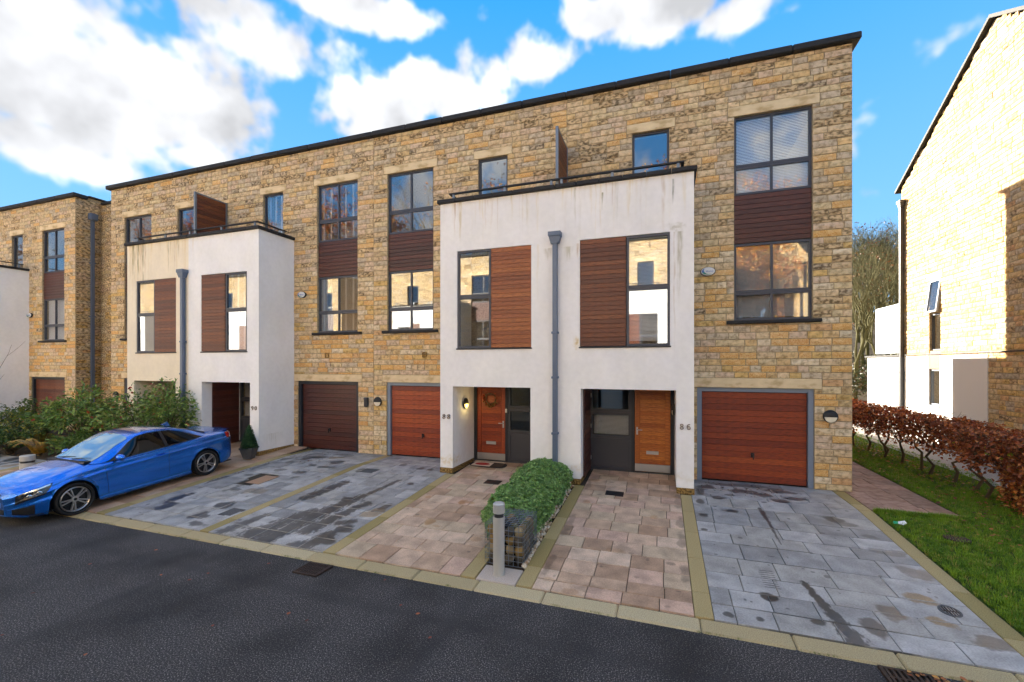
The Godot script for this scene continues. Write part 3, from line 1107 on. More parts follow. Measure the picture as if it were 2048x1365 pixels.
func build_ground() -> void:
	var F := gy
	var P := gp
	# terrain to the horizon, a wooded bank behind the gap at the right
	var g := Geo.new()
	var rows := []
	var q := noise(0.05, 5, 3)
	for j in 41:
		var row := []
		for i in 41:
			var x := -200.0 + 400.0 * i / 40
			var z := 200.0 - 400.0 * j / 40
			var y := -0.42
			if z < -16:
				y += minf(9.0, (-16 - z) * 0.28) + 0.8 * q.get_noise_2d(x, z) + 0.0
			if z > 26:
				y += minf(6.0, (z - 26) * 0.12)
			row.append(Vector3(x, y, z))
		rows.append(row)
	g.grid(rows)
	sheet("ground", g, M["terrain"])
	# road
	var asph := ntex(noise(0.22, 91, 4), 1024, [[0.0, c8(30, 30, 31)], [0.36, c8(52, 52, 53)], [0.5, c8(74, 73, 73)], [0.66, c8(108, 106, 104)], [0.73, c8(140, 137, 132)], [0.76, c8(206, 202, 195)], [1.0, c8(236, 232, 224)]])
	var ah := ntex(noise(0.3, 92, 3), 1024, [])
	var am := mat("asphalt", c8(206, 203, 202), 0.85, {"tex": asph, "h": ah, "hs": 0.7, "scale": Vector3(0.24, 0.24, 0.24)})
	am.detail_enabled = true
	am.detail_albedo = ntex(noise(0.012, 93, 5), 512, [[0.0, c8(150, 150, 150)], [0.4, c8(215, 215, 215)], [0.6, c8(240, 240, 240)], [1.0, c8(255, 255, 255)]])
	am.detail_blend_mode = BaseMaterial3D.BLEND_MODE_MUL
	am.detail_uv_layer = BaseMaterial3D.DETAIL_UV_2
	am.uv2_triplanar = true
	am.uv2_world_triplanar = true
	am.uv2_scale = Vector3(0.11, 0.11, 0.11)
	g = Geo.new()
	rows = []
	for j in 9:
		var row := []
		var z := 10.35 - (10.35 - 5.5) * j / 8.0
		for i in 41:
			row.append(Vector3(-70 + 110.0 * i / 40, -0.295 + 0.03 * (1.0 - pow((z - 7.9) / 2.45, 2)), z))
		rows.append(row)
	g.grid(rows)
	sheet("road", g, am)
	g = Geo.new()
	g.quad(Vector3(-70, -0.2, 19.0), Vector3(40, -0.2, 19.0), Vector3(40, -0.25, 10.35), Vector3(-70, -0.25, 10.35))
	sheet("pavement", g, M["opposite paving"])
	# kerb
	var kerb := setting("kerb", Vector3(0, 0, 0))
	var x := -34.0
	while x < 9.0:
		var o := part("kerb_stone", bev(Vector3(0.908, 0.2, 0.25), 0.018), M["kerb" if rng.randf() < 0.6 else "kerb light"], kerb)
		o.position = Vector3(x, -0.362 + rr(-0.002, 0.002), 5.585 + rr(-0.002, 0.002))
		o.rotation = Vector3(0.06 + rr(-0.006, 0.006), rr(-0.002, 0.002), rr(-0.003, 0.003))
		x += 0.915
	# grey drives: number 86
	var s86 := [[-2.83, 0.58, 0.22, 0.2, 0.8], [-2.71, 1.29, 0.14, 0.12, 0.8], [-2.22, 0.66, 0.3, 0.16, 0.85], [-1.86, 0.82, 0.2, 0.14, 0.8], [-1.43, 0.45, 0.31, 0.2, 0.8], [-1.26, 0.9, 0.2, 0.14, 0.8], [-2.53, 1.96, 0.14, 0.12, 0.9], [-1.57, 1.17, 0.18, 0.12, 0.9], [-0.95, 1.92, 0.2, 0.14, 0.7], [-0.8, 2.1, 0.24, 0.1, 0.5], [-3.06, 2.31, 0.08, 0.08, 0.8], [-3.09, 2.97, 0.06, 0.07, 0.8], [-2.51, 4.8, 0.12, 0.1, 1.0], [-1.28, 4.73, 0.15, 0.15, 0.9], [-2.7, 5.29, 0.05, 0.05, 0.8], [-2.1, 5.17, 0.08, 0.06, 0.9], [-1.55, 5.1, 0.1, 0.26, 0.9], [-0.45, 3.61, 0.3, 0.16, 0.5], [-0.58, 3.02, 0.22, 0.14, 0.5], [-3.04, 5.3, 0.06, 0.06, 0.8], [-0.51, 5.05, 0.18, 0.15, 0.6], [-0.64, 2.53, 0.14, 0.1, 0.5], [-2.58, 3.12, 0.05, 0.05, 0.6], [-3.0, 0.9, 0.08, 0.3, 0.7], [-3.05, 1.6, 0.07, 0.14, 0.7], [-2.45, 1.05, 0.08, 0.06, 0.7], [-1.9, 1.35, 0.06, 0.05, 0.7], [-2.2, 0.2, 0.8, 0.14, 0.5]]
	for i in 60:
		s86.append([rr(-3.1, -0.5), rr(0.2, 5.3), rr(0.012, 0.04), rr(0.012, 0.04), rr(0.4, 0.8)])
	var t86 := [[-2.03, 1.72, -2.02, 2.25, 0.05, 0.035, 0.9], [-2.02, 2.25, -2.02, 3.21, 0.035, 0.008, 0.8], [-2.0, 4.3, -1.95, 4.7, 0.05, 0.06, 1.0], [-1.95, 4.7, -1.82, 5.42, 0.06, 0.12, 0.95]]
	for i in 9:
		t86.append([-2.5 + 0.0, 4.12 + i * 0.055, -2.34, 4.11 + i * 0.055, 0.012, 0.012, 0.7])
	var m86 := grey_slabs("grey slab", drive_maps(s86, t86, [[-0.85, 4.31, 0.17, 0.15, 1.0], [-0.82, 4.77, 0.14, 0.11, 1.0]], 300))
	var d := setting("driveway")
	bed("joint_bed", -3.19, -0.36, [-0.32, 1.3, 5.462], 0.02, "joint soil", F, d)
	paving(d, -3.19, -0.36, -0.1, 5.458, [0.36, 0.5], [0.38, 0.66], m86, F, [[-0.72, -0.5, 4.38, 4.62]])
	# 88 and 90
	var s88 := [[-9.86, 3.47, 0.34, 0.14, 0.9], [-9.88, 4.03, 0.22, 0.18, 0.9], [-9.19, 4.44, 0.2, 0.16, 0.8], [-9.03, 5.11, 0.3, 0.18, 0.9], [-9.29, 5.37, 0.22, 0.12, 0.8], [-10.3, 5.13, 0.2, 0.16, 0.7], [-9.61, 1.13, 0.13, 0.14, 0.9], [-9.32, 1.14, 0.11, 0.12, 0.9], [-10.28, 0.89, 0.1, 0.12, 0.8], [-9.2, 2.25, 0.09, 0.08, 0.8], [-11.0, 1.68, 0.18, 0.16, 0.8], [-9.38, 3.62, 0.12, 0.12, 0.7], [-8.97, 4.7, 0.2, 0.16, 0.8], [-8.91, 3.62, 0.1, 0.16, 0.7], [-13.05, 0.85, 0.36, 0.2, 0.9], [-12.19, 1.23, 0.3, 0.18, 0.9], [-12.61, 1.6, 0.16, 0.14, 0.8], [-12.41, 2.23, 0.2, 0.12, 0.8], [-12.04, 1.69, 0.34, 0.12, 0.7], [-13.54, 4.43, 0.16, 0.3, 1.0], [-13.3, 4.84, 0.17, 0.26, 0.9], [-12.17, 4.42, 0.2, 0.22, 0.9], [-12.1, 4.98, 0.18, 0.18, 0.9], [-13.09, 2.2, 0.16, 0.12, 0.7], [-13.49, 2.74, 0.14, 0.1, 0.7], [-12.82, 3.68, 0.14, 0.12, 0.6], [-11.75, 5.28, 0.2, 0.14, 0.7], [-13.41, 1.57, 0.15, 0.12, 0.8], [-13.31, 1.15, 0.16, 0.16, 0.8], [-12.2, 2.59, 0.12, 0.1, 0.6], [-12.6, 0.4, 0.4, 0.14, 0.5], [-13.9, 2.0, 0.1, 0.4, 0.7], [-13.8, 1.2, 0.12, 0.3, 0.7], [-13.95, 3.2, 0.06, 0.3, 0.7]]
	for i in 110:
		s88.append([rr(-14.0, -8.8), rr(0.2, 5.3), rr(0.012, 0.05), rr(0.015, 0.05), rr(0.4, 0.8)])
	var t88 := [[-10.75, 2.6, -10.85, 3.6, 0.16, 0.2, 0.9], [-9.6, 2.1, -9.7, 3.1, 0.07, 0.09, 0.85], [-9.75, 3.2, -9.95, 4.4, 0.12, 0.26, 0.85], [-10.2, 4.2, -10.4, 5.3, 0.16, 0.26, 0.85], [-9.4, 3.5, -9.6, 4.9, 0.10, 0.2, 0.8], [-9.9, 4.6, -10.0, 5.4, 0.22, 0.2, 0.85], [-10.9, 4.6, -11.0, 5.4, 0.1, 0.16, 0.7], [-9.1, 4.9, -9.2, 5.4, 0.14, 0.2, 0.8], [-12.9, 3.0, -13.0, 3.8, 0.05, 0.06, 0.5]]
	var m88 := grey_slabs("grey drive slab", drive_maps(s88, t88, [[-8.95, 3.9, 0.25, 0.2, 0.8], [-12.6, 0.75, 0.25, 0.14, 0.9], [-12.3, 3.6, 0.3, 0.2, 0.5]], 320))
	d = setting("driveway")
	bed("joint_bed", -11.24, -8.76, [-0.32, 1.3, 5.462], 0.02, "joint soil", F, d)
	paving(d, -11.24, -8.76, -0.1, 5.458, [0.36, 0.5], [0.38, 0.66], m88, F, [])
	d = setting("driveway")
	bed("joint_bed", -14.05, -11.45, [-0.32, 1.3, 5.462], 0.02, "joint soil", F, d)
	paving(d, -14.05, -11.45, -0.1, 5.458, [0.36, 0.5], [0.4, 0.7], m88, F, [[-13.1, -12.55, 2.62, 3.3]])
	# brown paths to the doors
	var sb := []
	var tb := []
	for i in 70:
		sb.append([rr(-8.5, -3.45), rr(0.3, 5.4), rr(0.015, 0.06), rr(0.015, 0.05), rr(0.2, 0.5)])
	for i in 16:
		sb.append([rr(-8.5, -3.45), rr(0.3, 5.4), rr(0.1, 0.3), rr(0.08, 0.2), rr(0.12, 0.3)])
		tb.append([rr(-8.5, -3.45), rr(0.3, 5.4), rr(0.06, 0.16), rr(0.05, 0.12), rr(0.25, 0.6)])
	tb.append([-7.55, 3.0, 0.1, 0.17, 1.0])
	tb.append([-7.7, 4.0, 0.1, 0.12, 0.8])
	for i in 9:
		sb.append([-5.3 if i % 2 == 0 else -3.46, rr(0.6, 5.3), 0.08, rr(0.2, 0.45), 0.35])
	var bm := drive_maps(sb, [], tb, 340)
	var near := []
	for i in 6:
		near.append(mat("worn brown slab %d" % i, [c8(214, 184, 156), c8(202, 171, 142), c8(222, 195, 168), c8(188, 155, 126), c8(212, 178, 154), c8(206, 182, 152)][i], 1.0, {"tex": bm[0], "rtex": bm[1], "h": M["speck"], "hs": 0.2, "scale": Vector3(1, 1, 1) / 6.0}))
	var brown := []
	for i in 5:
		brown.append(M["brown slab %d" % i])
	for e in [[-5.37, -3.4], [-8.53, -6.4], [-17.2, -14.3], [-20.4, -18.3]]:
		d = setting("footpath")
		bed("joint_bed", e[0] - 0.1, e[1] + 0.1, [-0.02, 1.3], 0.03, "joint soil", P, d)
		bed("joint_bed", e[0], e[1], [-0.02, 1.3, 5.462], 0.02, "joint soil", P, d)
		paving(d, e[0], e[1], 0.05, 5.458, [0.37, 0.385], [0.44, 0.47], near if e[1] > -9.0 else brown, P, [])
	# edging strips
	d = setting("path_edging")
	for e in [[-0.36, -0.14, 0.03, "gy"], [-3.4, -3.19, 1.33, "gy"], [-5.59, -5.37, 1.33, "gy"], [-6.4, -6.18, 1.33, "gy"], [-8.76, -8.53, 1.33, "gy"], [-11.45, -11.24, 0.03, "gy"], [-14.3, -14.05, 0.05, "gy"], [-17.42, -17.2, 1.33, "gy"], [-20.62, -20.4, 1.33, "gy"], [-18.3, -18.08, 1.33, "gy"]]:
		strip(d, e[0], e[1], e[2], 5.458, F)
	# left: more grey paving in front of the far houses
	d = setting("forecourt_paving")
	bed("joint_bed", -33.0, -20.62, [-0.3, 1.3, 5.462], 0.02, "joint soil", F, d)
	paving(d, -33.0, -20.64, 3.3, 5.458, [0.42, 0.5], [0.55, 0.8], m88, F, [])
	# planting beds
	g = Geo.new()
	for e in [[-6.18, -5.59, 1.3, 5.46], [-18.08, -17.42, 1.3, 5.46], [-29.0, -20.62, 0.05, 3.3]]:
		g.quad(Vector3(e[0], gy(e[3]) - 0.03, e[3]), Vector3(e[1], gy(e[3]) - 0.03, e[3]), Vector3(e[1], gy(e[2]) - 0.03, e[2]), Vector3(e[0], gy(e[2]) - 0.03, e[2]))
	sheet("planting_bed", g, M["soil"])
	# paved path and lawn at the right
	d = setting("side_path")
	bed("joint_bed", -0.13, 1.22, [-11.0, 1.25], 0.012, "joint soil", F, d)
	paving(d, -0.13, 1.2, -11.0, 1.22, [0.36, 0.5], [0.34, 0.75], [M["side slab 0"], M["side slab 1"], M["side slab 2"]], F, [])
	g = Geo.new()
	rows = []
	for j in 41:
		var row := []
		var z := 5.46 - 20.0 * j / 40
		for i in 25:
			var xx := -0.135 + 7.0 * i / 24
			var y := gy(z) - 0.01 + 0.012 * q.get_noise_2d(xx * 20, z * 20)
			if xx < 1.24 and z < 1.27:
				y = -0.05
			row.append(Vector3(xx, y, z))
		rows.append(row)
	g.grid(rows)
	sheet("lawn", g, M["lawn ground"])
	g = Geo.new()
	g.quad(Vector3(3.1, 0.012, 5.0), Vector3(4.95, 0.012, 5.0), Vector3(4.95, 0.012, -14.0), Vector3(3.1, 0.012, -14.0))
	sheet("gravel_path", g, mat("gravel", c8(172, 164, 154), 0.95, {"tex": M["speck"], "h": M["speck"], "hs": 0.6, "scale": Vector3(0.3, 0.3, 0.3)}))

# ---------------------------------------------------------------- plants
func leaf_mesh(l: float, w: float, fold := 0.25) -> ArrayMesh:
	var g := Geo.new()
	var up := Vector3(0, 0, 0)
	var a := Vector3.ZERO
	var tip := Vector3(0, 0, l)
	for s in [-1.0, 1.0]:
		var m0 := Vector3(s * w * 0.5, w * fold, l * 0.35)
		var m1 := Vector3(s * w * 0.38, w * fold * 0.8, l * 0.7)
		if s > 0:
			g.tri(a, m1, m0)
			g.tri(a, tip, m1)
		else:
			g.tri(a, m0, m1)
			g.tri(a, m1, tip)
	return g.mesh()

func facing(at: Vector3, out: Vector3, size: float, droop := 0.5) -> Transform3D:
	var d := (out + Vector3(rr(-1, 1), rr(-1, 1) , rr(-1, 1)) * 0.9 + Vector3(0, -droop, 0)).normalized()
	var up := Vector3(rr(-1, 1), rr(0.2, 1.4), rr(-1, 1)).normalized()
	if absf(up.dot(d)) > 0.95:
		up = Vector3(0.3, 1, 0.2).normalized()
	var x := up.cross(d).normalized()
	return Transform3D(Basis(x, d.cross(x), d) * Basis.from_scale(Vector3.ONE * size), at)

func pick(tones: Array) -> Color:
	var c: Color = tones[rng.randi() % tones.size()]
	return c * rr(0.75, 1.25)

# shrub of arching stems with leaves along the outer half
func shrub(called: String, label: String, at: Vector3, w: float, h: float, leaves: int, tones: Array, leaf: Mesh, size: float, group := "", red := 0.0, flat := 1.0) -> void:
	var t := thing(called, label, "shrub", at, 0.0, group)
	var g := Geo.new()
	var where := []
	var tint := []
	var stems := []
	for i in 46:
		var a := rr(0, TAU)
		var r := sqrt(rng.randf())
		var tip := Vector3(cos(a) * r * w * rr(0.8, 1.1), h * sqrt(maxf(0.05, 1.0 - 0.75 * r * r)) * rr(0.72, 1.08), sin(a) * r * w * flat)
		var mid := Vector3(tip.x * 0.35, tip.y * 0.55, tip.z * 0.35) + Vector3(rr(-0.05, 0.05), 0, rr(-0.05, 0.05))
		var base := Vector3(rr(-0.09, 0.09), 0, rr(-0.09, 0.09))
		var pts := [base, mid, mid.lerp(tip, 0.5) + Vector3(0, 0.04, 0), tip]
		g.tube(pts, 0.011, 0.003, 3, false)
		stems.append(pts)
	geo("stems", g, M["bark"], t)
	for i in leaves:
		var p: Array = stems[rng.randi() % stems.size()]
		var f := pow(rng.randf(), 0.6)
		var on: Vector3
		if f < 0.4:
			on = p[1].lerp(p[2], f / 0.4)
		else:
			on = p[2].lerp(p[3], (f - 0.4) / 0.6)
		on += Vector3(rr(-1, 1), rr(-1, 1), rr(-1, 1)) * 0.11 * h / 1.2
		if on.y < 0.03:
			continue
		where.append(facing(on, Vector3(on.x, 0.25, on.z).normalized(), size * rr(0.7, 1.25), 0.35))
		var c := pick(tones)
		if rng.randf() < red and f > 0.75:
			c = pick([lin(150, 62, 44), lin(170, 84, 50)])
		tint.append(c)
	scatter("leaves", leaf, M["leaf"], where, tint, t)

func topiary(label: String, at: Vector3, s: float) -> void:
	var t := thing("potted_topiary", label, "potted plant", at, 0.35)
	var g := Geo.new()
	var p := []
	for e in [[0.105, 0.0], [0.17, 0.27], [0.185, 0.275], [0.185, 0.315], [0.155, 0.315], [0.15, 0.26]]:
		var r: float = e[0] * s
		var y: float = e[1] * s
		p.append([Vector3(-r, y, r), Vector3(r, y, r), Vector3(r, y, -r), Vector3(-r, y, -r)])
	for i in p.size() - 1:
		for j in 4:
			g.quad(p[i][j], p[i][(j + 1) % 4], p[i + 1][(j + 1) % 4], p[i + 1][j])
	geo("pot", g, M["lead grey"], t)
	g = Geo.new()
	g.quad(p[5][0], p[5][1], p[5][2], p[5][3])
	geo("compost", g, M["soil"], t)
	g = Geo.new()
	var prof := []
	for i in 9:
		var f := i / 8.0
		prof.append(Vector2((0.16 * (1.0 - f) + 0.03) * s * (1.0 if i > 0 else 0.6), (0.27 + 0.66 * f) * s))
	prof.append(Vector2(0.0, 0.955 * s))
	g.lathe(prof, 14)
	geo("inner_foliage", g, mat("box core", c8(44, 74, 38), 0.9), t)
	var where := []
	var tint := []
	for i in 1500:
		var f := 1.0 - sqrt(rng.randf()) * 0.99
		var a := rr(0, TAU)
		var r := (0.175 * (1.0 - f) + 0.035) * s
		var on := Vector3(cos(a) * r, (0.28 + 0.67 * f) * s, sin(a) * r)
		where.append(facing(on, Vector3(cos(a), 0.6, sin(a)), s * rr(0.8, 1.2), 0.0))
		tint.append(pick([lin(38, 66, 34), lin(46, 78, 40), lin(60, 94, 48), lin(32, 56, 30)]))
	scatter("leaves", leaf_mesh(0.034, 0.02), M["leaf"], where, tint, t)

func branchy(g: Geo, tips: Array, p: Vector3, d: Vector3, len_: float, r: float, depth: int, spread: float, up: float) -> void:
	var n := 3
	var pts := [p]
	var q := p
	var dd := d
	for i in n:
		dd = (dd + Vector3(rr(-1, 1), rr(-0.6, 1) * up, rr(-1, 1)) * 0.16).normalized()
		q += dd * len_ / n
		pts.append(q)
	g.tube(pts, r, r * 0.66, 6 if depth > 4 else (4 if depth > 2 else 3), false)
	if depth <= 0:
		tips.append([q, dd])
		return
	var kids := 2 if rng.randf() < 0.55 else 3
	for k in kids:
		var nd := (dd + Vector3(rr(-1, 1), rr(-0.5, 0.9) * up, rr(-1, 1)) * spread).normalized()
		branchy(g, tips, q, nd, len_ * rr(0.62, 0.86), r * 0.62, depth - 1, spread, up)
	if depth > 1 and rng.randf() < 0.8:
		var nd := (dd + Vector3(rr(-1, 1), rr(-0.2, 0.8), rr(-1, 1)) * spread * 1.4).normalized()
		branchy(g, tips, pts[2], nd, len_ * rr(0.45, 0.65), r * 0.45, depth - 2, spread, up)

func tree_proto(called: String, h: float, depth: int, leaves: int, tones: Array, bark: String, twig: String) -> Node3D:
	var t := Node3D.new()
	t.name = called
	var g := Geo.new()
	var trunk_top := h * rr(0.22, 0.32)
	var lean := Vector3(rr(-0.06, 0.06), 1, rr(-0.06, 0.06)).normalized()
	g.tube([Vector3(0, -0.4, 0), Vector3(0, 0.2, 0), lean * trunk_top * 0.5, lean * trunk_top], h * 0.019, h * 0.013, 8, false)
	geo("trunk", g, M[bark], t)
	g = Geo.new()
	var tips := []
	for k in 3:
		var d := (Vector3(rr(-0.5, 0.5), 1, rr(-0.5, 0.5))).normalized()
		branchy(g, tips, lean * trunk_top, d, h * rr(0.2, 0.26), h * 0.009, depth, 0.62, 1.0)
	geo("crown", g, M[twig], t)
	if leaves > 0:
		var where := []
		var tint := []
		for i in leaves:
			var e: Array = tips[rng.randi() % tips.size()]
			var on: Vector3 = e[0] + Vector3(rr(-1, 1), rr(-1, 1), rr(-1, 1)) * 0.45
			where.append(facing(on, e[1], rr(0.8, 1.3), 0.4))
			tint.append(pick(tones))
		scatter("leaves", leaf_mesh(0.17, 0.12), M["dry leaf"], where, tint, t)
	return t

func place(proto: Node3D, called: String, label: String, category: String, at: Vector3, turn: float, s: float, group: String) -> Node3D:
	var o := proto.duplicate()
	o.name = numbered(called)
	add_child(o)
	o.position = at
	o.rotation.y = turn
	o.scale = Vector3.ONE * s
	o.set_meta("label", label)
	o.set_meta("category", category)
	o.set_meta("group", group)
	return o

func ground_at(x: float, z: float) -> float:
	if z < -16:
		return -0.42 + minf(9.0, (-16 - z) * 0.28)
	if z > 26:
		return -0.42 + minf(6.0, (z - 26) * 0.12)
	return -0.42

func build_plants() -> void:
	# cushion shrub in the bed between the two doors
	var hs := thing("cushion_shrub", "low dense green cushion shrub spilling over the bed between the two front doors", "shrub", Vector3(-6.17, -0.1, 2.7))
	var g := Geo.new()
	var where := []
	var tint := []
	var q := noise(0.9, 14, 3)
	# mound: half-width and top height along z
	var surf := func(z: float, a: float) -> Vector3:
		var f := clampf((z + 1.72) / 3.5, 0, 1)
		var endr := sqrt(maxf(0.0, 1.0 - pow(absf(f - 0.5) * 2.0, 5)))
		var w := lerpf(0.52, 0.48, f) * endr + 0.02
		var h := lerpf(0.50, 0.52, f) * (0.25 + 0.75 * endr)
		var lump := 1.0 + 0.3 * q.get_noise_3d(z * 2.0, a * 1.2, 3.0) + 0.12 * q.get_noise_3d(z * 6.0, a * 4.0, 9.0)
		return Vector3(cos(a) * w * lump * (1.05 if sin(a) > 0.2 else 0.9) + 0.0, 0.10 + maxf(sin(a), -0.25) * h * lump - z * 0.05, z)
	var rows := []
	for i in 26:
		var z := -1.72 + 3.5 * i / 25.0
		var row := []
		for j in 15:
			var a := -0.25 + (PI + 0.5) * j / 14.0
			var p: Vector3 = surf.call(z, a)
			row.append(Vector3(p.x * 0.9, p.y - 0.03, p.z))
		rows.append(row)
	rows.reverse()
	g.grid(rows)
	geo("inner_foliage", g, mat("cushion core", c8(112, 148, 82), 0.95), hs)
	var rosette := Geo.new()
	for k in 7:
		var a := TAU * k / 7
		var d := Vector3(cos(a), 0.55, sin(a)).normalized()
		var s := Vector3(-sin(a), 0, cos(a))
		rosette.tri(Vector3.ZERO, d * 0.022 + s * 0.009, d * 0.04)
		rosette.tri(Vector3.ZERO, d * 0.04, d * 0.022 - s * 0.009)
	for k in 4:
		var a := TAU * (k + 0.5) / 4
		var d := Vector3(cos(a) * 0.5, 1, sin(a) * 0.5).normalized()
		var s := Vector3(-sin(a), 0, cos(a))
		rosette.tri(Vector3(0, 0.005, 0), d * 0.022 + s * 0.008, d * 0.034)
		rosette.tri(Vector3(0, 0.005, 0), d * 0.034, d * 0.022 - s * 0.008)
	for i in 20000:
		var z := rr(-1.73, 1.79)
		var a := rr(-0.3, PI + 0.3)
		var p: Vector3 = surf.call(z, a)
		var p1: Vector3 = surf.call(z + 0.03, a)
		var p2: Vector3 = surf.call(z, a + 0.05)
		var nn := (p1 - p).cross(p2 - p).normalized()
		if nn.y < -0.2:
			nn = -nn
		nn = (nn + Vector3(rr(-1, 1), rr(0, 1), rr(-1, 1)) * 0.5).normalized()
		var x := nn.cross(Vector3(0.3, 0.1, 1)).normalized()
		where.append(Transform3D(Basis(x, nn, x.cross(nn)) * Basis.from_scale(Vector3.ONE * rr(0.5, 0.95)), p + nn * rr(-0.04, 0.035)))
		tint.append(pick([lin(116, 150, 84), lin(134, 168, 98), lin(100, 136, 74), lin(150, 180, 114), lin(120, 160, 78)]))
	scatter("leaf_rosettes", rosette.mesh(), M["leaf"], where, tint, hs)
	# a yellow-green sprig at the near end
	# shrubs at the left
	var lf := leaf_mesh(0.095, 0.042)
	var photinia := [lin(92, 122, 50), lin(112, 144, 62), lin(74, 102, 46), lin(138, 160, 80), lin(124, 134, 62)]
	shrub("leafy_shrub", "big glossy green shrub before the gap between the terraces", Vector3(-21.4, 0.0, 2.1), 1.35, 1.8, 2700, photinia, lf, 1.35, "", 0.05)
	shrub("leafy_shrub", "open leafy shrub with red tips in front of the cream bay wall", Vector3(-19.3, -0.03, 1.75), 1.1, 1.95, 1500, photinia, lf, 1.3, "", 0.14)
	shrub("leafy_shrub", "taller leafy bush beside the grey downpipe of the bay wall", Vector3(-17.95, -0.03, 1.8), 0.8, 2.15, 1500, photinia, lf, 1.25, "", 0.03)
	shrub("low_shrub", "dark low shrub with small leaves at the left edge of the bed", Vector3(-24.2, -0.03, 2.6), 1.6, 1.15, 3200, [lin(58, 86, 38), lin(76, 104, 42), lin(96, 114, 42), lin(150, 142, 48)], lf, 1.0)
	shrub("low_shrub", "dense dark green shrub in front of the far garage", Vector3(-25.6, 0.0, 1.2), 1.6, 1.35, 2200, [lin(62, 88, 40), lin(80, 104, 46), lin(100, 116, 50)], lf, 1.0)
	shrub("low_shrub", "low dark shrub nearest the road at the left edge of the picture", Vector3(-22.9, -0.1, 3.15), 1.0, 0.75, 2000, [lin(56, 84, 38), lin(72, 98, 40), lin(112, 124, 44)], lf, 1.0)
	shrub("low_shrub", "small dark shrub between the yellow fern and the blue car", Vector3(-20.2, -0.08, 2.75), 0.8, 0.75, 1500, [lin(70, 100, 42), lin(90, 118, 48), lin(110, 130, 54)], lf, 1.0)
	# yellowing fern
	var fern := thing("fern", "yellowing fern with drooping fronds in front of the glossy shrub", "fern", Vector3(-21.5, -0.1, 3.1))
	where = []
	tint = []
	g = Geo.new()
	for k in 16:
		var a := TAU * k / 16 + rr(-0.15, 0.15)
		var L := rr(0.55, 0.85)
		var pts := []
		for i in 7:
			var f := i / 6.0
			pts.append(Vector3(cos(a) * L * f, 0.75 * sin(f * 2.2) * L, sin(a) * L * f))
		g.tube(pts, 0.006, 0.002, 3, false)
		for i in 40:
			var f := 0.12 + 0.88 * i / 40.0
			var j := f * 6.0
			var on: Vector3 = pts[int(minf(j, 5))].lerp(pts[int(minf(j, 5)) + 1], j - int(minf(j, 5)))
			for s in [-1.0, 1.0]:
				var d := Vector3(-sin(a) * s, -0.15, cos(a) * s).normalized()
				var up := Vector3(cos(a) * 0.3, 1, sin(a) * 0.3).normalized()
				var x := up.cross(d).normalized()
				where.append(Transform3D(Basis(x, d.cross(x), d) * Basis.from_scale(Vector3.ONE * (1.25 - f) * 1.6), on))
				tint.append(pick([lin(196, 160, 44), lin(176, 140, 40), lin(150, 132, 46), lin(190, 130, 44)]))
	geo("stalks", g, M["twig"], fern)
	scatter("fronds", leaf_mesh(0.09, 0.03, 0.05), M["leaf"], where, tint, fern)
	# potted box cones
	topiary("tall clipped box cone in a square grey pot beside house number 90", Vector3(-14.83, 0.005, 1.64), 1.0)
	topiary("clipped box cone half hidden behind the roof of the blue car", Vector3(-17.55, 0.0, 1.62), 0.95)
	# beech hedge in two lengths
	hedge("beech_hedge", "thin brown beech hedge with bare twisted stems below, along the lawn", Vector3(2.35, 0, -2.6), 10.4, 1.42, 16, 13000, 0.0)
	hedge("beech_hedge", "bushy coppery beech clump at the near end of the hedge", Vector3(2.62, 0, 0.75), 1.9, 1.3, 5, 5200, 1.0)
	# grass
	grass_and_leaves()
	# bare woodland behind the gap at the right
	var protos := []
	for k in 4:
		protos.append(tree_proto("bare_tree", 12.0, 5, 120, [lin(120, 84, 36), lin(104, 70, 32), lin(90, 84, 40)], "mossy bark", "green twig"))
	var spots := []
	for k in 34:
		var z := -19.0 - k * 0.95
		var xm := -3.76 + (10.94 - z) * 0.381
		spots.append([xm + [-1.0, 0.2, 1.1, -0.4, 0.7][k % 5] * (1.0 + (k % 7) * 0.22), z, rr(0.56, 0.8)])
	for i in spots.size():
		var s: Array = spots[i]
		place(protos[i % 4], "bare_tree", "bare mossy tree in the wood behind the two buildings", "tree", Vector3(s[0], ground_at(s[0], s[1]), s[1]), rr(0, TAU), s[2], "bare trees behind the gap")
	for i in 9:
		var x := 6.0 + i * 0.75
		shrub("woodland_shrub", "dark ivy-green undergrowth shrub under the bare trees", Vector3(x, ground_at(x, -18.0 - (i % 3) * 2.0), -18.0 - (i % 3) * 2.0), 1.3, 2.4, 900, [lin(36, 52, 26), lin(50, 66, 30), lin(74, 70, 30), lin(96, 62, 30)], lf, 1.6, "undergrowth below the bare trees")
	for p in protos:
		p.free()
	# trees across the street, which the windows mirror
	var autumn := []
	for k in 3:
		autumn.append(tree_proto("autumn_tree", 16.0, 5, 6000 if k < 2 else 700, [lin(196, 120, 36), lin(176, 96, 30), lin(206, 150, 48), lin(140, 84, 34), lin(120, 110, 44)], "bark", "twig"))
	var across := [[0.4, 21.5, 0.62, 0], [2.6, 20.0, 0.6, 1], [2.0, 24.5, 0.75, 1], [3.2, 27.5, 0.85, 0], [0.2, 27, 0.9, 1], [-1.0, 33, 1.1, 0], [-8, 31, 1.15, 2], [-15, 33, 1.2, 2], [-22, 30, 1.25, 2], [-27, 32, 1.3, 2], [-34, 31, 1.25, 1], [-42, 33, 1.3, 0], [-50, 31, 1.25, 0], [-58, 24, 1.2, 1], [12, 34, 1.2, 1], [-64, 12, 1.2, 0], [-62, 2, 1.2, 1]]
	for s in across:
		place(autumn[s[3]], "autumn_tree", "tall autumn tree across the street, seen only mirrored in the windows", "tree", Vector3(s[0], ground_at(s[0], s[1]), s[1]), rr(0, TAU), s[2], "trees across the street")
	for p in autumn:
		p.free()

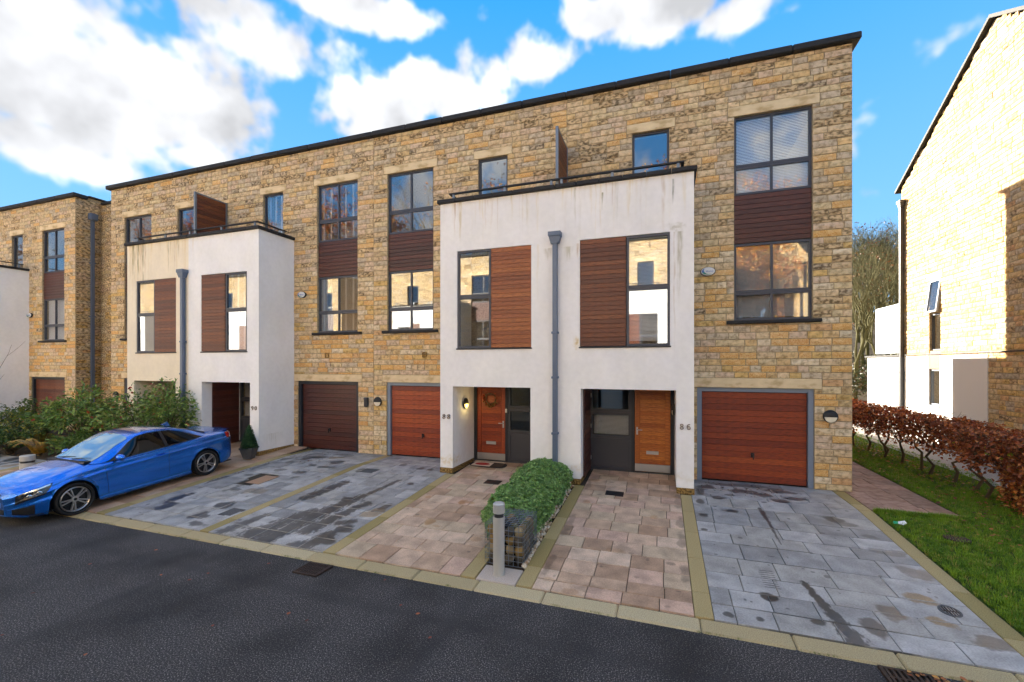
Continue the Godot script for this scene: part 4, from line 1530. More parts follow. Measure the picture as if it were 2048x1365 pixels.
func hedge(called: String, label: String, at: Vector3, len_: float, h: float, stems: int, leaves: int, full: float) -> void:
	var t := thing(called, label, "hedge", at)
	var tips := []
	for i in stems:
		var g := Geo.new()
		var z := lerpf(-len_ / 2, len_ / 2, (i + 0.5) / stems) + rr(-0.15, 0.15)
		var x := rr(-0.1, 0.1) + 0.12 * sin(i * 2.1)
		var bend := rr(-0.12, 0.12)
		var fork := Vector3(x + rr(-0.12, 0.12), h * rr(0.38, 0.5), z + rr(-0.15, 0.15))
		g.tube([Vector3(x, -0.05, z), Vector3(x + bend, h * 0.18, z + bend * 0.7), Vector3(x - bend * 0.6, h * 0.32, z), fork], 0.034, 0.024, 6, false)
		for k in 5:
			var d := Vector3(rr(-0.6, 0.6), rr(0.5, 1.0), rr(-0.9, 0.9)).normalized()
			branchy(g, tips, fork, d, h * 0.24, 0.014, 3, 0.75, 0.6)
		geo("stem", g, M["bark"], t)
	var where := []
	var tint := []
	for i in leaves:
		var e: Array = tips[rng.randi() % tips.size()]
		var on: Vector3 = e[0] + Vector3(rr(-1, 1), rr(-1, 1), rr(-1, 1)) * 0.10
		if full > 0:
			var a := rr(0, TAU)
			var r := pow(rng.randf(), 0.4)
			on = Vector3(cos(a) * r * 0.5, h * (0.04 + 0.98 * pow(rng.randf(), 0.8)), sin(a) * r * len_ * 0.5)
			on.x *= 1.0 - 0.3 * on.y / h
		elif i % 5 < 3:
			on = Vector3(rr(-0.34, 0.34), h * (0.42 + 0.6 * pow(rng.randf(), 0.7)), rr(-len_ / 2, len_ / 2))
		elif i % 5 == 3:
			on.y *= rr(0.5, 0.95)
		on.x = clampf(on.x, -0.5, 0.5)
		on.y = minf(on.y, h + 0.03 * sin(on.z * 9.0))
		where.append(facing(on, Vector3(on.x, 0.1, 0.2).normalized(), rr(0.75, 1.25), 0.5))
		tint.append(pick([lin(182, 106, 46), lin(154, 84, 40), lin(204, 132, 62), lin(126, 68, 38), lin(214, 156, 84)] if full > 0 else [lin(164, 92, 46), lin(142, 76, 40), lin(186, 116, 58), lin(116, 64, 38)]))
	if full == 0:
		for i in 60:
			where.append(facing(Vector3(rr(-0.3, 0.3), h * rr(0.5, 1.0), rr(1.5, 5.0)), Vector3(-1, 0, 0.3), rr(0.8, 1.2), 0.3))
			tint.append(pick([lin(190, 186, 50), lin(150, 170, 50)]))
	scatter("leaves", leaf_mesh(0.075, 0.05), M["dry leaf"], where, tint, t)

func grass_and_leaves() -> void:
	var tuft := Geo.new()
	for k in 6:
		var a := TAU * k / 6 + 0.3
		var b := Vector3(cos(a), 0, sin(a)) * 0.012
		var s := Vector3(-sin(a), 0, cos(a)) * 0.0028
		var m := b * 1.9 + Vector3(0, 0.03, 0)
		var e := b * 3.4 + Vector3(0, 0.046, 0)
		tuft.quad(b - s, b + s, m + s, m - s)
		tuft.tri(m - s, m + s, e)
	var where := []
	var tint := []
	var q := noise(0.7, 33, 3)
	var n := 0
	while n < 30000:
		var z := 5.44 - pow(rng.randf(), 1.25) * 15.0
		var x := rr(-0.12, 3.4)
		if x < 1.23 and z < 1.27:
			if rng.randf() < 0.9:
				continue
			z = rr(1.26, 1.4)
		if x > 2.0 and z < -1.0 and rng.randf() < 0.75:
			continue
		if q.get_noise_2d(x * 6.0 + 40.0, z * 6.0) > 0.42 and rng.randf() < 0.8:
			n += 1
			continue
		n += 1
		where.append(Transform3D(Basis(Vector3.UP, rr(0, TAU)) * Basis.from_scale(Vector3(1, rr(0.5, 1.5), 1) * rr(0.7, 1.4)), Vector3(x, gy(z) - 0.008, z)))
		var f := 0.5 + 0.5 * q.get_noise_2d(x * 3, z * 3)
		var gc := lin(78, 116, 20).lerp(lin(140, 168, 34), clampf(f + rr(-0.35, 0.35), 0, 1))
		if rng.randf() < 0.08:
			gc = lin(158, 146, 70)
		tint.append(gc)
	var o := scatter(numbered("grass"), tuft.mesh(), M["grass"], where, tint, self)
	o.set_meta("label", "short bright green lawn grass beside the end drive")
	o.set_meta("category", "grass")
	# fallen leaves: under the hedge, on the lawn, along the drives
	where = []
	tint = []
	var dry := [lin(150, 84, 42), lin(176, 112, 56), lin(120, 66, 36), lin(190, 140, 70), lin(96, 58, 36)]
	for i in 900:
		var z := rr(-9, 2.4)
		var x := 2.1 + rr(-0.9, 0.6) * (1.0 if z < 0.5 else 1.3)
		if x < 1.25 and z < 1.2:
			continue
		where.append(Transform3D(Basis(Vector3(rr(-1, 1), rr(-1, 1), rr(-1, 1)).normalized(), rr(0, 0.6)) * Basis(Vector3.UP, rr(0, TAU)) * Basis.from_scale(Vector3.ONE * rr(0.7, 1.2)), Vector3(x, gy(z) + rr(0.02, 0.045), z)))
		tint.append(pick(dry))
	for i in 60:
		var z := rr(1.3, 5.3)
		where.append(Transform3D(Basis(Vector3.UP, rr(0, TAU)) * Basis.from_scale(Vector3.ONE * rr(0.5, 0.9)), Vector3(rr(-0.1, 2.2), gy(z) + 0.035, z)))
		tint.append(pick(dry))
	# dark wet leaves in the corners of the drives
	for i in 150:
		var k := i % 3
		var p := Vector3(rr(-13.9, -12.4), 0, rr(0.05, 1.6)) if k == 0 else (Vector3(rr(-3.1, -1.2), 0, rr(0.05, 1.1)) if k == 1 else Vector3(-13.98 + absf(rr(-0.12, 0.12)), 0, rr(0.2, 3.8)))
		where.append(Transform3D(Basis(Vector3.UP, rr(0, TAU)) * Basis.from_scale(Vector3(1, 0.3, 1) * rr(0.5, 0.9)), p + Vector3(0, gy(p.z) + 0.006, 0)))
		tint.append(pick([lin(70, 34, 22), lin(54, 30, 22), lin(100, 46, 26), lin(44, 28, 22)]))
	for i in 34:
		where.append(Transform3D(Basis(Vector3.UP, rr(0, TAU)) * Basis.from_scale(Vector3(1, 0.5, 1) * rr(0.6, 0.9)), Vector3(rr(-12, 0), -0.252, rr(5.8, 9.2))))
		tint.append(pick([lin(120, 52, 30), lin(84, 42, 28), lin(150, 84, 44)]))
	for i in 30:
		where.append(Transform3D(Basis(Vector3.UP, rr(0, TAU)) * Basis.from_scale(Vector3(1, 0.5, 1) * rr(0.6, 1.0)), Vector3(-1.25 + rr(-0.3, 0.3), -0.255, 5.76 + rr(0, 0.14))))
		tint.append(pick(dry))
	for i in 70:
		where.append(Transform3D(Basis(Vector3.UP, rr(0, TAU)) * Basis.from_scale(Vector3(1, 0.7, 1) * rr(0.7, 1.2)), Vector3(rr(-26, -20.8), 0.02 + gy(2.6), rr(2.3, 3.5))))
		tint.append(pick(dry))
	o = scatter(numbered("fallen_leaves"), leaf_mesh(0.07, 0.05, 0.15), M["dry leaf"], where, tint, self)
	o.set_meta("label", "brown and orange fallen leaves scattered over lawn, drives and road")
	o.set_meta("category", "leaves")
	# moss and weeds in the kerb joint
	where = []
	tint = []
	for i in 900:
		var x := rr(-20, 3)
		if q.get_noise_2d(x * 2.0, 7.0) < 0.05:
			continue
		where.append(Transform3D(Basis(Vector3.UP, rr(0, TAU)) * Basis.from_scale(Vector3(0.5, 0.35, 0.5) * rr(0.5, 1.1)), Vector3(x, -0.277, 5.722 + rr(-0.006, 0.012))))
		tint.append(lin(96, 110, 30) * rr(0.6, 1.1))
	o = scatter(numbered("moss"), tuft.mesh(), M["grass"], where, tint, self)
	o.set_meta("label", "tiny green weeds growing along the foot of the kerb")
	o.set_meta("category", "weeds")

# ---------------------------------------------------------------- parked coupe
func cv(x: float, p: Array) -> float:
	if x <= p[0][0]:
		return p[0][1]
	for i in p.size() - 1:
		if x <= p[i + 1][0]:
			var f: float = (x - p[i][0]) / (p[i + 1][0] - p[i][0])
			var m0: float = p[i + 1][1] - p[i][1]
			var a: float = p[maxi(i - 1, 0)][1]
			var b: float = p[i][1]
			var c: float = p[i + 1][1]
			var d: float = p[mini(i + 2, p.size() - 1)][1]
			var k0: float = (c - a) / (p[i + 1][0] - p[maxi(i - 1, 0)][0]) * (p[i + 1][0] - p[i][0])
			var k1: float = (d - b) / (p[mini(i + 2, p.size() - 1)][0] - p[i][0]) * (p[i + 1][0] - p[i][0])
			if k0 * m0 < 0:
				k0 = 0
			if k1 * m0 < 0:
				k1 = 0
			return b * (1 + 2 * f) * (1 - f) * (1 - f) + k0 * f * (1 - f) * (1 - f) + c * f * f * (3 - 2 * f) + k1 * f * f * (f - 1)
	return p[-1][1]

const AXF := 1.36
const AXR := -1.33
const ARCH := 0.375
const WHEEL := 0.322

func car_bottom(z: float) -> float:
	var y := cv(z, [[-2.2, 0.36], [-2.0, 0.27], [-1.6, 0.2], [1.7, 0.18], [2.0, 0.19], [2.2, 0.24]])
	for a in [AXF, AXR]:
		var d: float = absf(z - a)
		if d < ARCH:
			y = maxf(y, WHEEL + sqrt(ARCH * ARCH - d * d))
	return y

func car_section(z: float) -> Array:
	var w := cv(z, [[-2.2, 0.60], [-2.14, 0.72], [-2.0, 0.82], [-1.75, 0.872], [-1.33, 0.89], [-0.8, 0.872], [0.0, 0.866], [0.8, 0.872], [1.36, 0.888], [1.75, 0.85], [1.98, 0.76], [2.12, 0.62], [2.2, 0.42]])
	var ys := cv(z, [[-2.2, 0.95], [-2.0, 1.0], [-1.4, 0.985], [-0.6, 0.94], [0.2, 0.905], [0.9, 0.875], [1.4, 0.82], [1.8, 0.735], [2.05, 0.655], [2.2, 0.56]])
	var yt := cv(z, [[-2.2, 1.0], [-2.12, 1.06], [-1.95, 1.065], [-1.5, 1.05], [-1.0, 1.0], [0.0, 0.97], [0.9, 0.995], [1.2, 0.955], [1.6, 0.88], [1.9, 0.795], [2.1, 0.7], [2.2, 0.6]])
	var yb := car_bottom(z)
	var flare := 0.012 * (exp(-pow((z - AXF) / 0.35, 2)) + exp(-pow((z - AXR) / 0.4, 2)))
	var p := [Vector2(w * 0.95, yb), Vector2(w * 0.972, yb + 0.07), Vector2(w * 0.985 + flare, lerpf(0.2, ys, 0.42)), Vector2(w * 0.972 + flare, ys - 0.215), Vector2(w * 1.0 + flare * 0.5, ys - 0.135), Vector2(w * 0.962, ys - 0.105), Vector2(w * 0.945, ys - 0.02), Vector2(w * 0.875, ys + 0.012), Vector2(w * 0.72, lerpf(ys, yt, 0.62)), Vector2(w * 0.38, lerpf(ys, yt, 0.93)), Vector2(0, yt)]
	for i in p.size() - 1:
		p[i].y = maxf(p[i].y, yb + 0.012 * i)
	return p

func car_point(z: float, s: float) -> Vector2:
	var p := car_section(z)
	var i := int(clampf(s, 0, p.size() - 1.001))
	var f := s - i
	var a: Vector2 = p[maxi(i - 1, 0)]
	var b: Vector2 = p[i]
	var c: Vector2 = p[i + 1]
	var d: Vector2 = p[mini(i + 2, p.size() - 1)]
	var r := b.cubic_interpolate(c, a, d, f)
	r.x = maxf(r.x, 0.0)
	return r

func cabin_section(z: float) -> Array:
	var rc := cv(z, [[-1.72, 1.055], [-1.5, 1.115], [-1.1, 1.265], [-0.7, 1.37], [-0.3, 1.412], [0.1, 1.39], [0.45, 1.255], [0.75, 1.10], [1.02, 0.985]])
	var bw := cv(z, [[-1.72, 0.60], [-1.4, 0.72], [-1.0, 0.785], [-0.4, 0.815], [0.4, 0.812], [0.75, 0.78], [1.02, 0.70]])
	var bh := cv(z, [[-1.72, 1.04], [-1.4, 1.0], [-0.6, 0.945], [0.2, 0.91], [0.7, 0.89], [1.02, 0.93]])
	var rw := cv(z, [[-1.72, 0.52], [-1.3, 0.55], [-0.8, 0.575], [-0.3, 0.595], [0.1, 0.605], [0.5, 0.63], [0.8, 0.66], [1.02, 0.66]])
	var re := maxf(rc - 0.055, bh + 0.012)
	var p := [Vector2(bw, bh), Vector2(lerpf(bw, rw, 0.42), lerpf(bh, re, 0.45)), Vector2(lerpf(bw, rw, 0.82), lerpf(bh, re, 0.84)), Vector2(rw, re), Vector2(rw * 0.9, lerpf(re, rc, 0.55)), Vector2(rw * 0.5, lerpf(re, rc, 0.92)), Vector2(0, rc)]
	return p

func cabin_point(z: float, s: float) -> Vector2:
	var p := cabin_section(z)
	var i := int(clampf(s, 0, p.size() - 1.001))
	return p[i].lerp(p[i + 1], s - i)

func car_patch(fn: Callable, side: float, za: Callable, zb: Callable, s0: float, s1: float, off: float, nz := 14, ns := 8) -> Geo:
	var g := Geo.new()
	var rows := []
	for i in ns + 1:
		var f := float(i) / ns
		var row := []
		for j in nz + 1:
			var z := lerpf(za.call(f), zb.call(f), float(j) / nz)
			var s := lerpf(s0, s1, f)
			var p: Vector2 = fn.call(z, s)
			var e := 0.01
			var pz: Vector2 = fn.call(z + e, s)
			var ps: Vector2 = fn.call(z, minf(s + 0.05, s1 + 0.06))
			var n := Vector3(pz.x - p.x, pz.y - p.y, e).cross(Vector3(ps.x - p.x, ps.y - p.y, 0))
			n = -n.normalized() if n.x < 0 or (absf(n.x) < 0.02 and n.y < 0) else n.normalized()
			if n.y < -0.6:
				n = -n
			var q := Vector3(p.x, p.y, z) + n * off
			row.append(Vector3(q.x * side, q.y, q.z))
		if side > 0:
			row.reverse()
		rows.append(row)
	g.grid(rows)
	return g

func make_wheel(parent: Node3D, at: Vector3, side: float) -> void:
	var tr := Transform3D(Basis(Vector3.BACK, -PI / 2 * side), Vector3.ZERO)
	var g := Geo.new()
	g.lathe([Vector2(0.235, 0.0), Vector2(0.27, 0.095), Vector2(0.300, 0.11), Vector2(0.316, 0.1), Vector2(WHEEL, 0.06), Vector2(WHEEL, -0.06), Vector2(0.316, -0.1), Vector2(0.25, -0.11), Vector2(0.2, -0.1)], 40, tr)
	var w := geo("wheel", g, M["rubber"], parent, at)
	g = Geo.new()
	g.lathe([Vector2(0.0, 0.0), Vector2(0.2, 0.0), Vector2(0.225, 0.03)], 30, tr)
	geo("brake_disc", g, M["black plastic"], w)
	g = Geo.new()
	g.lathe([Vector2(0.222, 0.02), Vector2(0.226, 0.085), Vector2(0.236, 0.097), Vector2(0.243, 0.092), Vector2(0.25, 0.08)], 40, tr)
	g.lathe([Vector2(0.062, 0.05), Vector2(0.058, 0.078), Vector2(0.03, 0.082), Vector2(0.0, 0.083)], 20, tr)
	for k in 5:
		for e in [-1.0, 1.0]:
			var a := TAU * k / 5 + 0.2
			var a0: float = a + e * 0.22
			var a1: float = a + e * 0.155
			var p0 := Vector3(cos(a0) * 0.04, 0.062, sin(a0) * 0.04)
			var p1 := Vector3(cos(a1) * 0.228, 0.082, sin(a1) * 0.228)
			var t := Vector3(-sin(a), 0, cos(a)) * 0.0125
			var up := Vector3(0, 0.013, 0)
			var dn := Vector3(0, -0.02, 0)
			var q := [tr * (p0 - t * 0.9 + dn), tr * (p0 + t * 0.9 + dn), tr * (p0 + t * 0.6 + up), tr * (p0 - t * 0.6 + up), tr * (p1 - t * 1.1 + dn), tr * (p1 + t * 1.1 + dn), tr * (p1 + t * 0.8 + up), tr * (p1 - t * 0.8 + up)]
			g.quad(q[3], q[2], q[6], q[7])
			g.quad(q[2], q[1], q[5], q[6])
			g.quad(q[0], q[3], q[7], q[4])
	geo("rim", g, M["alloy"], w)
	g = Geo.new()
	g.lathe([Vector2(0.028, 0.083), Vector2(0.026, 0.089), Vector2(0.0, 0.09)], 16, tr)
	geo("hub_cap", g, M["car glass"], w)

func coupe(label: String, at: Vector3, pitch: float, paint: String, turn := 0.0) -> void:
	var t := thing("parked_car", label, "car", at, turn)
	t.rotation.x = pitch
	t.scale = Vector3.ONE * 0.965
	var P: Material = M[paint]
	var zs := []
	for i in 111:
		zs.append(-2.2 + 4.4 * i / 110.0)
	var body := Geo.new()
	var cp := car_point
	for side in [-1.0, 1.0]:
		var rows := []
		for i in 41:
			var s := 10.0 * i / 40.0
			var row := []
			for z in zs:
				var p := car_point(z, s)
				row.append(Vector3(p.x * side, p.y, z))
			if side > 0:
				row.reverse()
			rows.append(row)
		body.grid(rows)
		# close both ends
		for e in [0, zs.size() - 1]:
			var z: float = zs[e]
			for i in 40:
				var a := car_point(z, 10.0 * i / 40.0)
				var b := car_point(z, 10.0 * (i + 1) / 40.0)
				var A := Vector3(a.x * side, a.y, z)
				var B := Vector3(b.x * side, b.y, z)
				var A0 := Vector3(0, a.y, z)
				var B0 := Vector3(0, b.y, z)
				if (side > 0) == (e > 0):
					body.quad(A0, A, B, B0)
				else:
					body.quad(A, A0, B0, B)
	var bodyn := geo("body", body, P, t)
	# cabin shell
	var cab := Geo.new()
	for side in [-1.0, 1.0]:
		var rows := []
		for i in 25:
			var s := 6.0 * i / 24.0
			var row := []
			for j in 56:
				var z := -1.72 + 2.74 * j / 55.0
				var p := cabin_point(z, s)
				row.append(Vector3(p.x * side, p.y, z))
			if side > 0:
				row.reverse()
			rows.append(row)
		cab.grid(rows)
	geo("roof", cab, P, t)
	# glass
	var cb := cabin_point
	for side in [-1.0, 1.0]:
		var sg := car_patch(cb, side, func(f): return lerpf(-1.34, -0.62, pow(f, 1.5)), func(f): return lerpf(0.80, 0.12, f), 0.22, 2.72, 0.004, 24, 8)
		var sw := geo("side_window", sg, M["car glass"], t)
		var pil := car_patch(cb, side, func(f): return -0.47 + 0.04 * f, func(f): return -0.40 + 0.04 * f, 0.2, 2.7, 0.0065, 2, 6)
		geo("pillar", pil, M["black plastic"], sw)
		var trim := car_patch(cb, side, func(f): return -1.4, func(f): return 0.84, 0.1, 0.22, 0.004, 24, 1)
		geo("window_trim", trim, M["black plastic"], sw)
	var ws := Geo.new()
	var rw_ := Geo.new()
	for side in [-1.0, 1.0]:
		for e in [[ws, func(f): return lerpf(0.27, 0.165, f), func(f): return lerpf(0.965, 0.985, f)], [rw_, func(f): return lerpf(-1.56, -1.6, f), func(f): return lerpf(-0.86, -0.80, f)]]:
			var gg := Geo.new()
			var rows := []
			for i in 9:
				var f := i / 8.0
				var row := []
				for j in 15:
					var z: float = lerpf(e[1].call(f), e[2].call(f), j / 14.0)
					var p := cabin_point(z, lerpf(3.25, 6.0, f))
					row.append(Vector3(p.x * side, p.y + 0.005, z + (0.003 if z > 0 else -0.003)))
				if side > 0:
					row.reverse()
				rows.append(row)
			gg.grid(rows)
			e[0].put(gg, Transform3D.IDENTITY)
	geo("windscreen", ws, M["windscreen"], t)
	geo("rear_window", rw_, M["car glass"], t)
	var g := Geo.new()
	for x in [-0.42, 0.1]:
		g.tube([Vector3(x, 1.0, 1.01), Vector3(x + 0.2, 1.02, 0.97), Vector3(x + 0.5, 1.03, 0.94)], 0.009, 0.006, 4)
	geo("wiper", g, M["black plastic"], t)
	g = Geo.new()
	g.box(Vector3(0, 0.965, 1.03), Vector3(1.3, 0.035, 0.12))
	geo("cowl", g, M["black plastic"], t)
	# wheel wells and floor
	g = Geo.new()
	for a in [AXF, AXR]:
		for side in [-1.0, 1.0]:
			var n := 18
			for i in n:
				var f0 := lerpf(-0.35, PI + 0.35, float(i) / n)
				var f1 := lerpf(-0.35, PI + 0.35, float(i + 1) / n)
				var r := ARCH - 0.001
				var p0 := Vector3(side * 0.835, WHEEL + sin(f0) * r, a + cos(f0) * r)
				var p1 := Vector3(side * 0.835, WHEEL + sin(f1) * r, a + cos(f1) * r)
				var q0 := Vector3(side * 0.55, p0.y, p0.z)
				var q1 := Vector3(side * 0.55, p1.y, p1.z)
				g.quad(p0, p1, q1, q0)
				g.tri(q0, q1, Vector3(side * 0.55, WHEEL, a))
	g.xbox(-0.8, 0.8, 0.2, 0.22, -2.05, 2.0)
	geo("wheel_arches", g, M["black plastic"], t)
	for a in [AXF, AXR]:
		for side in [-1.0, 1.0]:
			make_wheel(t, Vector3(side * 0.765, WHEEL, a), side)
	# lamps
	for side in [-1.0, 1.0]:
		var hl := car_patch(cp, side, func(f): return lerpf(1.80, 1.66, f), func(f): return lerpf(2.13, 2.11, f), 3.6, 6.15, 0.004, 12, 6)
		var head := geo("headlight", hl, M["lamp dark"], t)
		var strip_ := car_patch(cp, side, func(f): return 1.70, func(f): return 2.08, 5.75, 6.05, 0.007, 10, 2)
		geo("light_bar", strip_, M["chrome"], head)
		for e in [1.86, 1.98]:
			var p := car_point(e, 4.7)
			g = Geo.new()
			g.lathe([Vector2(0.046, -0.02), Vector2(0.046, 0.0), Vector2(0.034, 0.008), Vector2(0.0, 0.012)], 16, Transform3D(Basis(Vector3.BACK, -PI / 2 * side) * Basis(Vector3.RIGHT, 0.6 ), Vector3((p.x - 0.004) * side, p.y, e)))
			geo("lens", g, M["chrome"], head)
		var tl := car_patch(cp, side, func(f): return -2.17, func(f): return lerpf(-1.93, -1.9, f), 3.9, 6.6, 0.005, 8, 5)
		geo("tail_light", tl, M["tail lamp"], t)
		# air intake at the front corner
		var fi := car_patch(cp, side, func(f): return 1.93, func(f): return 2.15, 0.7, 2.0, 0.004, 8, 4)
		geo("corner_intake", fi, M["black plastic"], t)
		# mirror
		g = Geo.new()
		var rows := []
		for i in 9:
			var f := PI * i / 8.0
			var row := []
			for j in 13:
				var a := TAU * j / 12.0
				row.append(Vector3(side * 0.955 + 0.115 * cos(a) * sin(f) , 0.985 + 0.068 * sin(a) * sin(f), 0.60 + 0.075 * cos(f)))
			rows.append(row)
		g.grid(rows)
		var mi := geo("mirror", g, P, t)
		g = Geo.new()
		g.tube([Vector3(side * 0.78, 0.92, 0.62), Vector3(side * 0.9, 0.945, 0.61)], 0.03, 0.025, 6)
		g.tube([Vector3(side * 0.86, 0.925, 0.62), Vector3(side * 1.05, 0.93, 0.61)], 0.016, 0.012, 6)
		geo("mirror_foot", g, M["black plastic"], mi)
		# door: shut lines and handle
		g = Geo.new()
		for e in [[0.83, 0.80], [-0.47, -0.42]]:
			var pts := []
			for i in 10:
				var s := lerpf(1.0, 6.6, i / 9.0)
				var z := lerpf(e[1], e[0], i / 9.0)
				var p := car_point(z, s)
				pts.append(Vector3((p.x - 0.001) * side, p.y, z))
			g.tube(pts, 0.006, 0.006, 4, false)
		geo("door_seam", g, M["black plastic"], t)
		g = Geo.new()
		var hp := car_point(-0.28, 5.2)
		g.tube([Vector3(hp.x * side, hp.y, -0.38), Vector3((hp.x + 0.02) * side, hp.y + 0.003, -0.33), Vector3((hp.x + 0.02) * side, hp.y + 0.006, -0.22), Vector3(hp.x * side, hp.y + 0.008, -0.17)], 0.011, 0.011, 6)
		geo("door_handle", g, P, t)
		# side sill
		g = Geo.new()
		var rows2 := []
		for i in 4:
			var row := []
			for j in 21:
				var z := lerpf(-0.93, 0.96, j / 20.0)
				row.append(Vector3(side * [0.80, 0.86, 0.855, 0.845][i], [0.15, 0.16, 0.215, 0.235][i], z))
			if side > 0:
				row.reverse()
			rows2.append(row)
		g.grid(rows2)
		geo("side_skirt", g, P, t)
	# kidney grilles, lower intake, plates, emblem, spoiler, aerial
	for side in [-1.0, 1.0]:
		g = Geo.new()
		for k in 8:
			var x: float = side * (0.05 + 0.028 * k)
			g.xbox(x - 0.005, x + 0.005, 0.50, 0.62, 2.185, 2.207)
		var grille := bp("grille", side * 0.035, side * 0.29, 0.485, 0.635, 2.14, 2.196, M["black plastic"], t, 0.03)
		geo("grille_bars", g, M["black plastic"], grille, -grille.position)
	bp("lower_intake", -0.42, 0.42, 0.25, 0.38, 2.12, 2.203, M["black plastic"], t, 0.02)
	bp("number_plate", -0.26, 0.26, 0.385, 0.475, 2.2, 2.222, M["white paint"], t, 0.006)
	bp("rear_number_plate", -0.26, 0.26, 0.6, 0.71, -2.215, -2.195, M["white paint"], t, 0.006)
	g = Geo.new()
	var rows3 := []
	for i in 4:
		var row := []
		for j in 25:
			var x := lerpf(0.68, -0.68, j / 24.0)
			var zz := -2.16 + 0.05 * pow(absf(x) / 0.74, 3)
			row.append(Vector3(x, [1.03, 1.052, 1.062, 1.04][i], zz + [0.2, 0.06, 0.0, -0.01][i]))
		rows3.append(row)
	rows3.reverse()
	g.grid(rows3)
	geo("boot_spoiler", g, P, t)
	g = Geo.new()
	g.quad(Vector3(-0.025, 1.37, -0.83), Vector3(0.025, 1.37, -0.83), Vector3(0.006, 1.43, -0.98), Vector3(-0.006, 1.43, -0.98))
	g.quad(Vector3(0.025, 1.37, -0.83), Vector3(0.03, 1.3, -1.03), Vector3(0.006, 1.43, -0.98), Vector3(0.006, 1.43, -0.98))
	g.quad(Vector3(-0.03, 1.3, -1.03), Vector3(-0.025, 1.37, -0.83), Vector3(-0.006, 1.43, -0.98), Vector3(-0.006, 1.43, -0.98))
	geo("aerial_fin", g, P, t)

func build_cars() -> void:
	mat("blue paint", c8(16, 118, 226), 0.22, {"metal": 0.75, "coat": 1.0, "coat_rough": 0.03})
	mat("black paint", c8(14, 14, 16), 0.3, {"coat": 1.0, "coat_rough": 0.03})
	mat("car glass", c8(6, 7, 8), 0.03)
	mat("windscreen", c8(150, 172, 182), 0.03, {"metal": 0.55, "spec": 0.7})
	mat("alloy", c8(196, 194, 194), 0.3, {"metal": 0.9})
	mat("chrome", c8(214, 218, 222), 0.12, {"metal": 0.95})
	mat("lamp dark", c8(30, 32, 36), 0.08, {"coat": 1.0, "coat_rough": 0.02})
	mat("tail lamp", c8(150, 12, 12), 0.12, {"coat": 1.0, "coat_rough": 0.03})
	coupe("bright blue coupe parked nose out across the footpath at house number 90", Vector3(-15.38, -0.186, 4.32), 0.0605, "blue paint")
	coupe("black car parked behind the shrubs at the left edge of the picture", Vector3(-28.45, -0.13, 3.75), 0.058, "black paint")

# ---------------------------------------------------------------- smaller things
func bollard(label: String, at: Vector3, h: float, r := 0.08) -> void:
	var t := thing("bollard", label, "bollard", at, 0.0, "steel bollards along the kerb")
	var g := Geo.new()
	g.lathe([Vector2(r, -0.02), Vector2(r, h - 0.19)], 28)
	g.lathe([Vector2(r, h - 0.19), Vector2(r - 0.012, h - 0.19)], 28)
	geo("post", g, M["silver paint"], t)
	g = Geo.new()
	g.lathe([Vector2(r - 0.014, h - 0.2), Vector2(r - 0.014, h - 0.12)], 28)
	geo("lamp_band", g, M["dark frame"], t)
	g = Geo.new()
	g.lathe([Vector2(r - 0.012, h - 0.135), Vector2(r + 0.002, h - 0.135), Vector2(r + 0.002, h - 0.012), Vector2(r - 0.008, h), Vector2(0.0, h + 0.003)], 28)
	geo("cap", g, M["silver paint"], t)

func rough_stone(seed_: int, n := 1) -> Geo:
	var g := Geo.new()
	var q := noise(0.9, seed_, 2)
	var R := 5
	var K := 8
	var rows := []
	for i in R + 1:
		var f := PI * i / R
		var row := []
		for j in K + 1:
			var a := TAU * (j % K) / K
			var d := Vector3(sin(f) * cos(a), -cos(f), sin(f) * sin(a))
			row.append(d * (1.0 + 0.35 * q.get_noise_3dv(d * 1.3)))
		row.reverse()
		rows.append(row)
	g.grid(rows)
	return g

func wall_lamp(label: String, at: Vector3, normal: Vector3, lit := false) -> void:
	var t := thing("wall_lamp", label, "wall lamp", at, 0.0, "round bulkhead wall lamps")
	var z := normal
	var x := Vector3.UP.cross(z).normalized()
	var b := Basis(x, Vector3.UP, z) * Basis(Vector3.RIGHT, PI / 2)
	var g := Geo.new()
	g.lathe([Vector2(0.0, 0.0), Vector2(0.13, 0.0), Vector2(0.138, 0.012), Vector2(0.135, 0.04), Vector2(0.118, 0.05)], 32, Transform3D(b, Vector3.ZERO))
	geo("base", g, M["black plastic"], t)
	# glass below, hood above: two halves of a shallow dome
	for e in [[0.0, PI, "hood", "black plastic", 0.004, 0.075], [PI, TAU, "diffuser", "lit diffuser" if lit else "diffuser", 0.0, 0.065]]:
		g = Geo.new()
		var rows := []
		for i in 7:
			var f := i / 6.0
			var row := []
			for j in 17:
				var a := lerpf(e[0], e[1], j / 16.0)
				var r: float = 0.117 * cos(f * PI / 2) + e[4] * 0.5
				var d: float = 0.045 + (e[5] - 0.045) * sin(f * PI / 2)
				var yy := sin(a) * r
				if e[2] == "hood":
					yy = yy * 1.0 - 0.012
				else:
					yy = minf(yy - 0.012, -0.012)
				row.append(x * cos(a) * r + Vector3.UP * yy + z * d)
			rows.append(row)
		g.grid(rows)
		geo(e[2], g, M[e[3]], t)
	if lit:
		var l := OmniLight3D.new()
		l.name = "lamp_light"
		l.light_color = c8(255, 222, 140)
		l.light_energy = 0.008
		l.light_size = 0.06
		l.omni_range = 6.0
		l.omni_attenuation = 2.0
		l.shadow_enabled = true
		t.add_child(l)
		l.position = z * 0.14 + Vector3(0, -0.06, 0)

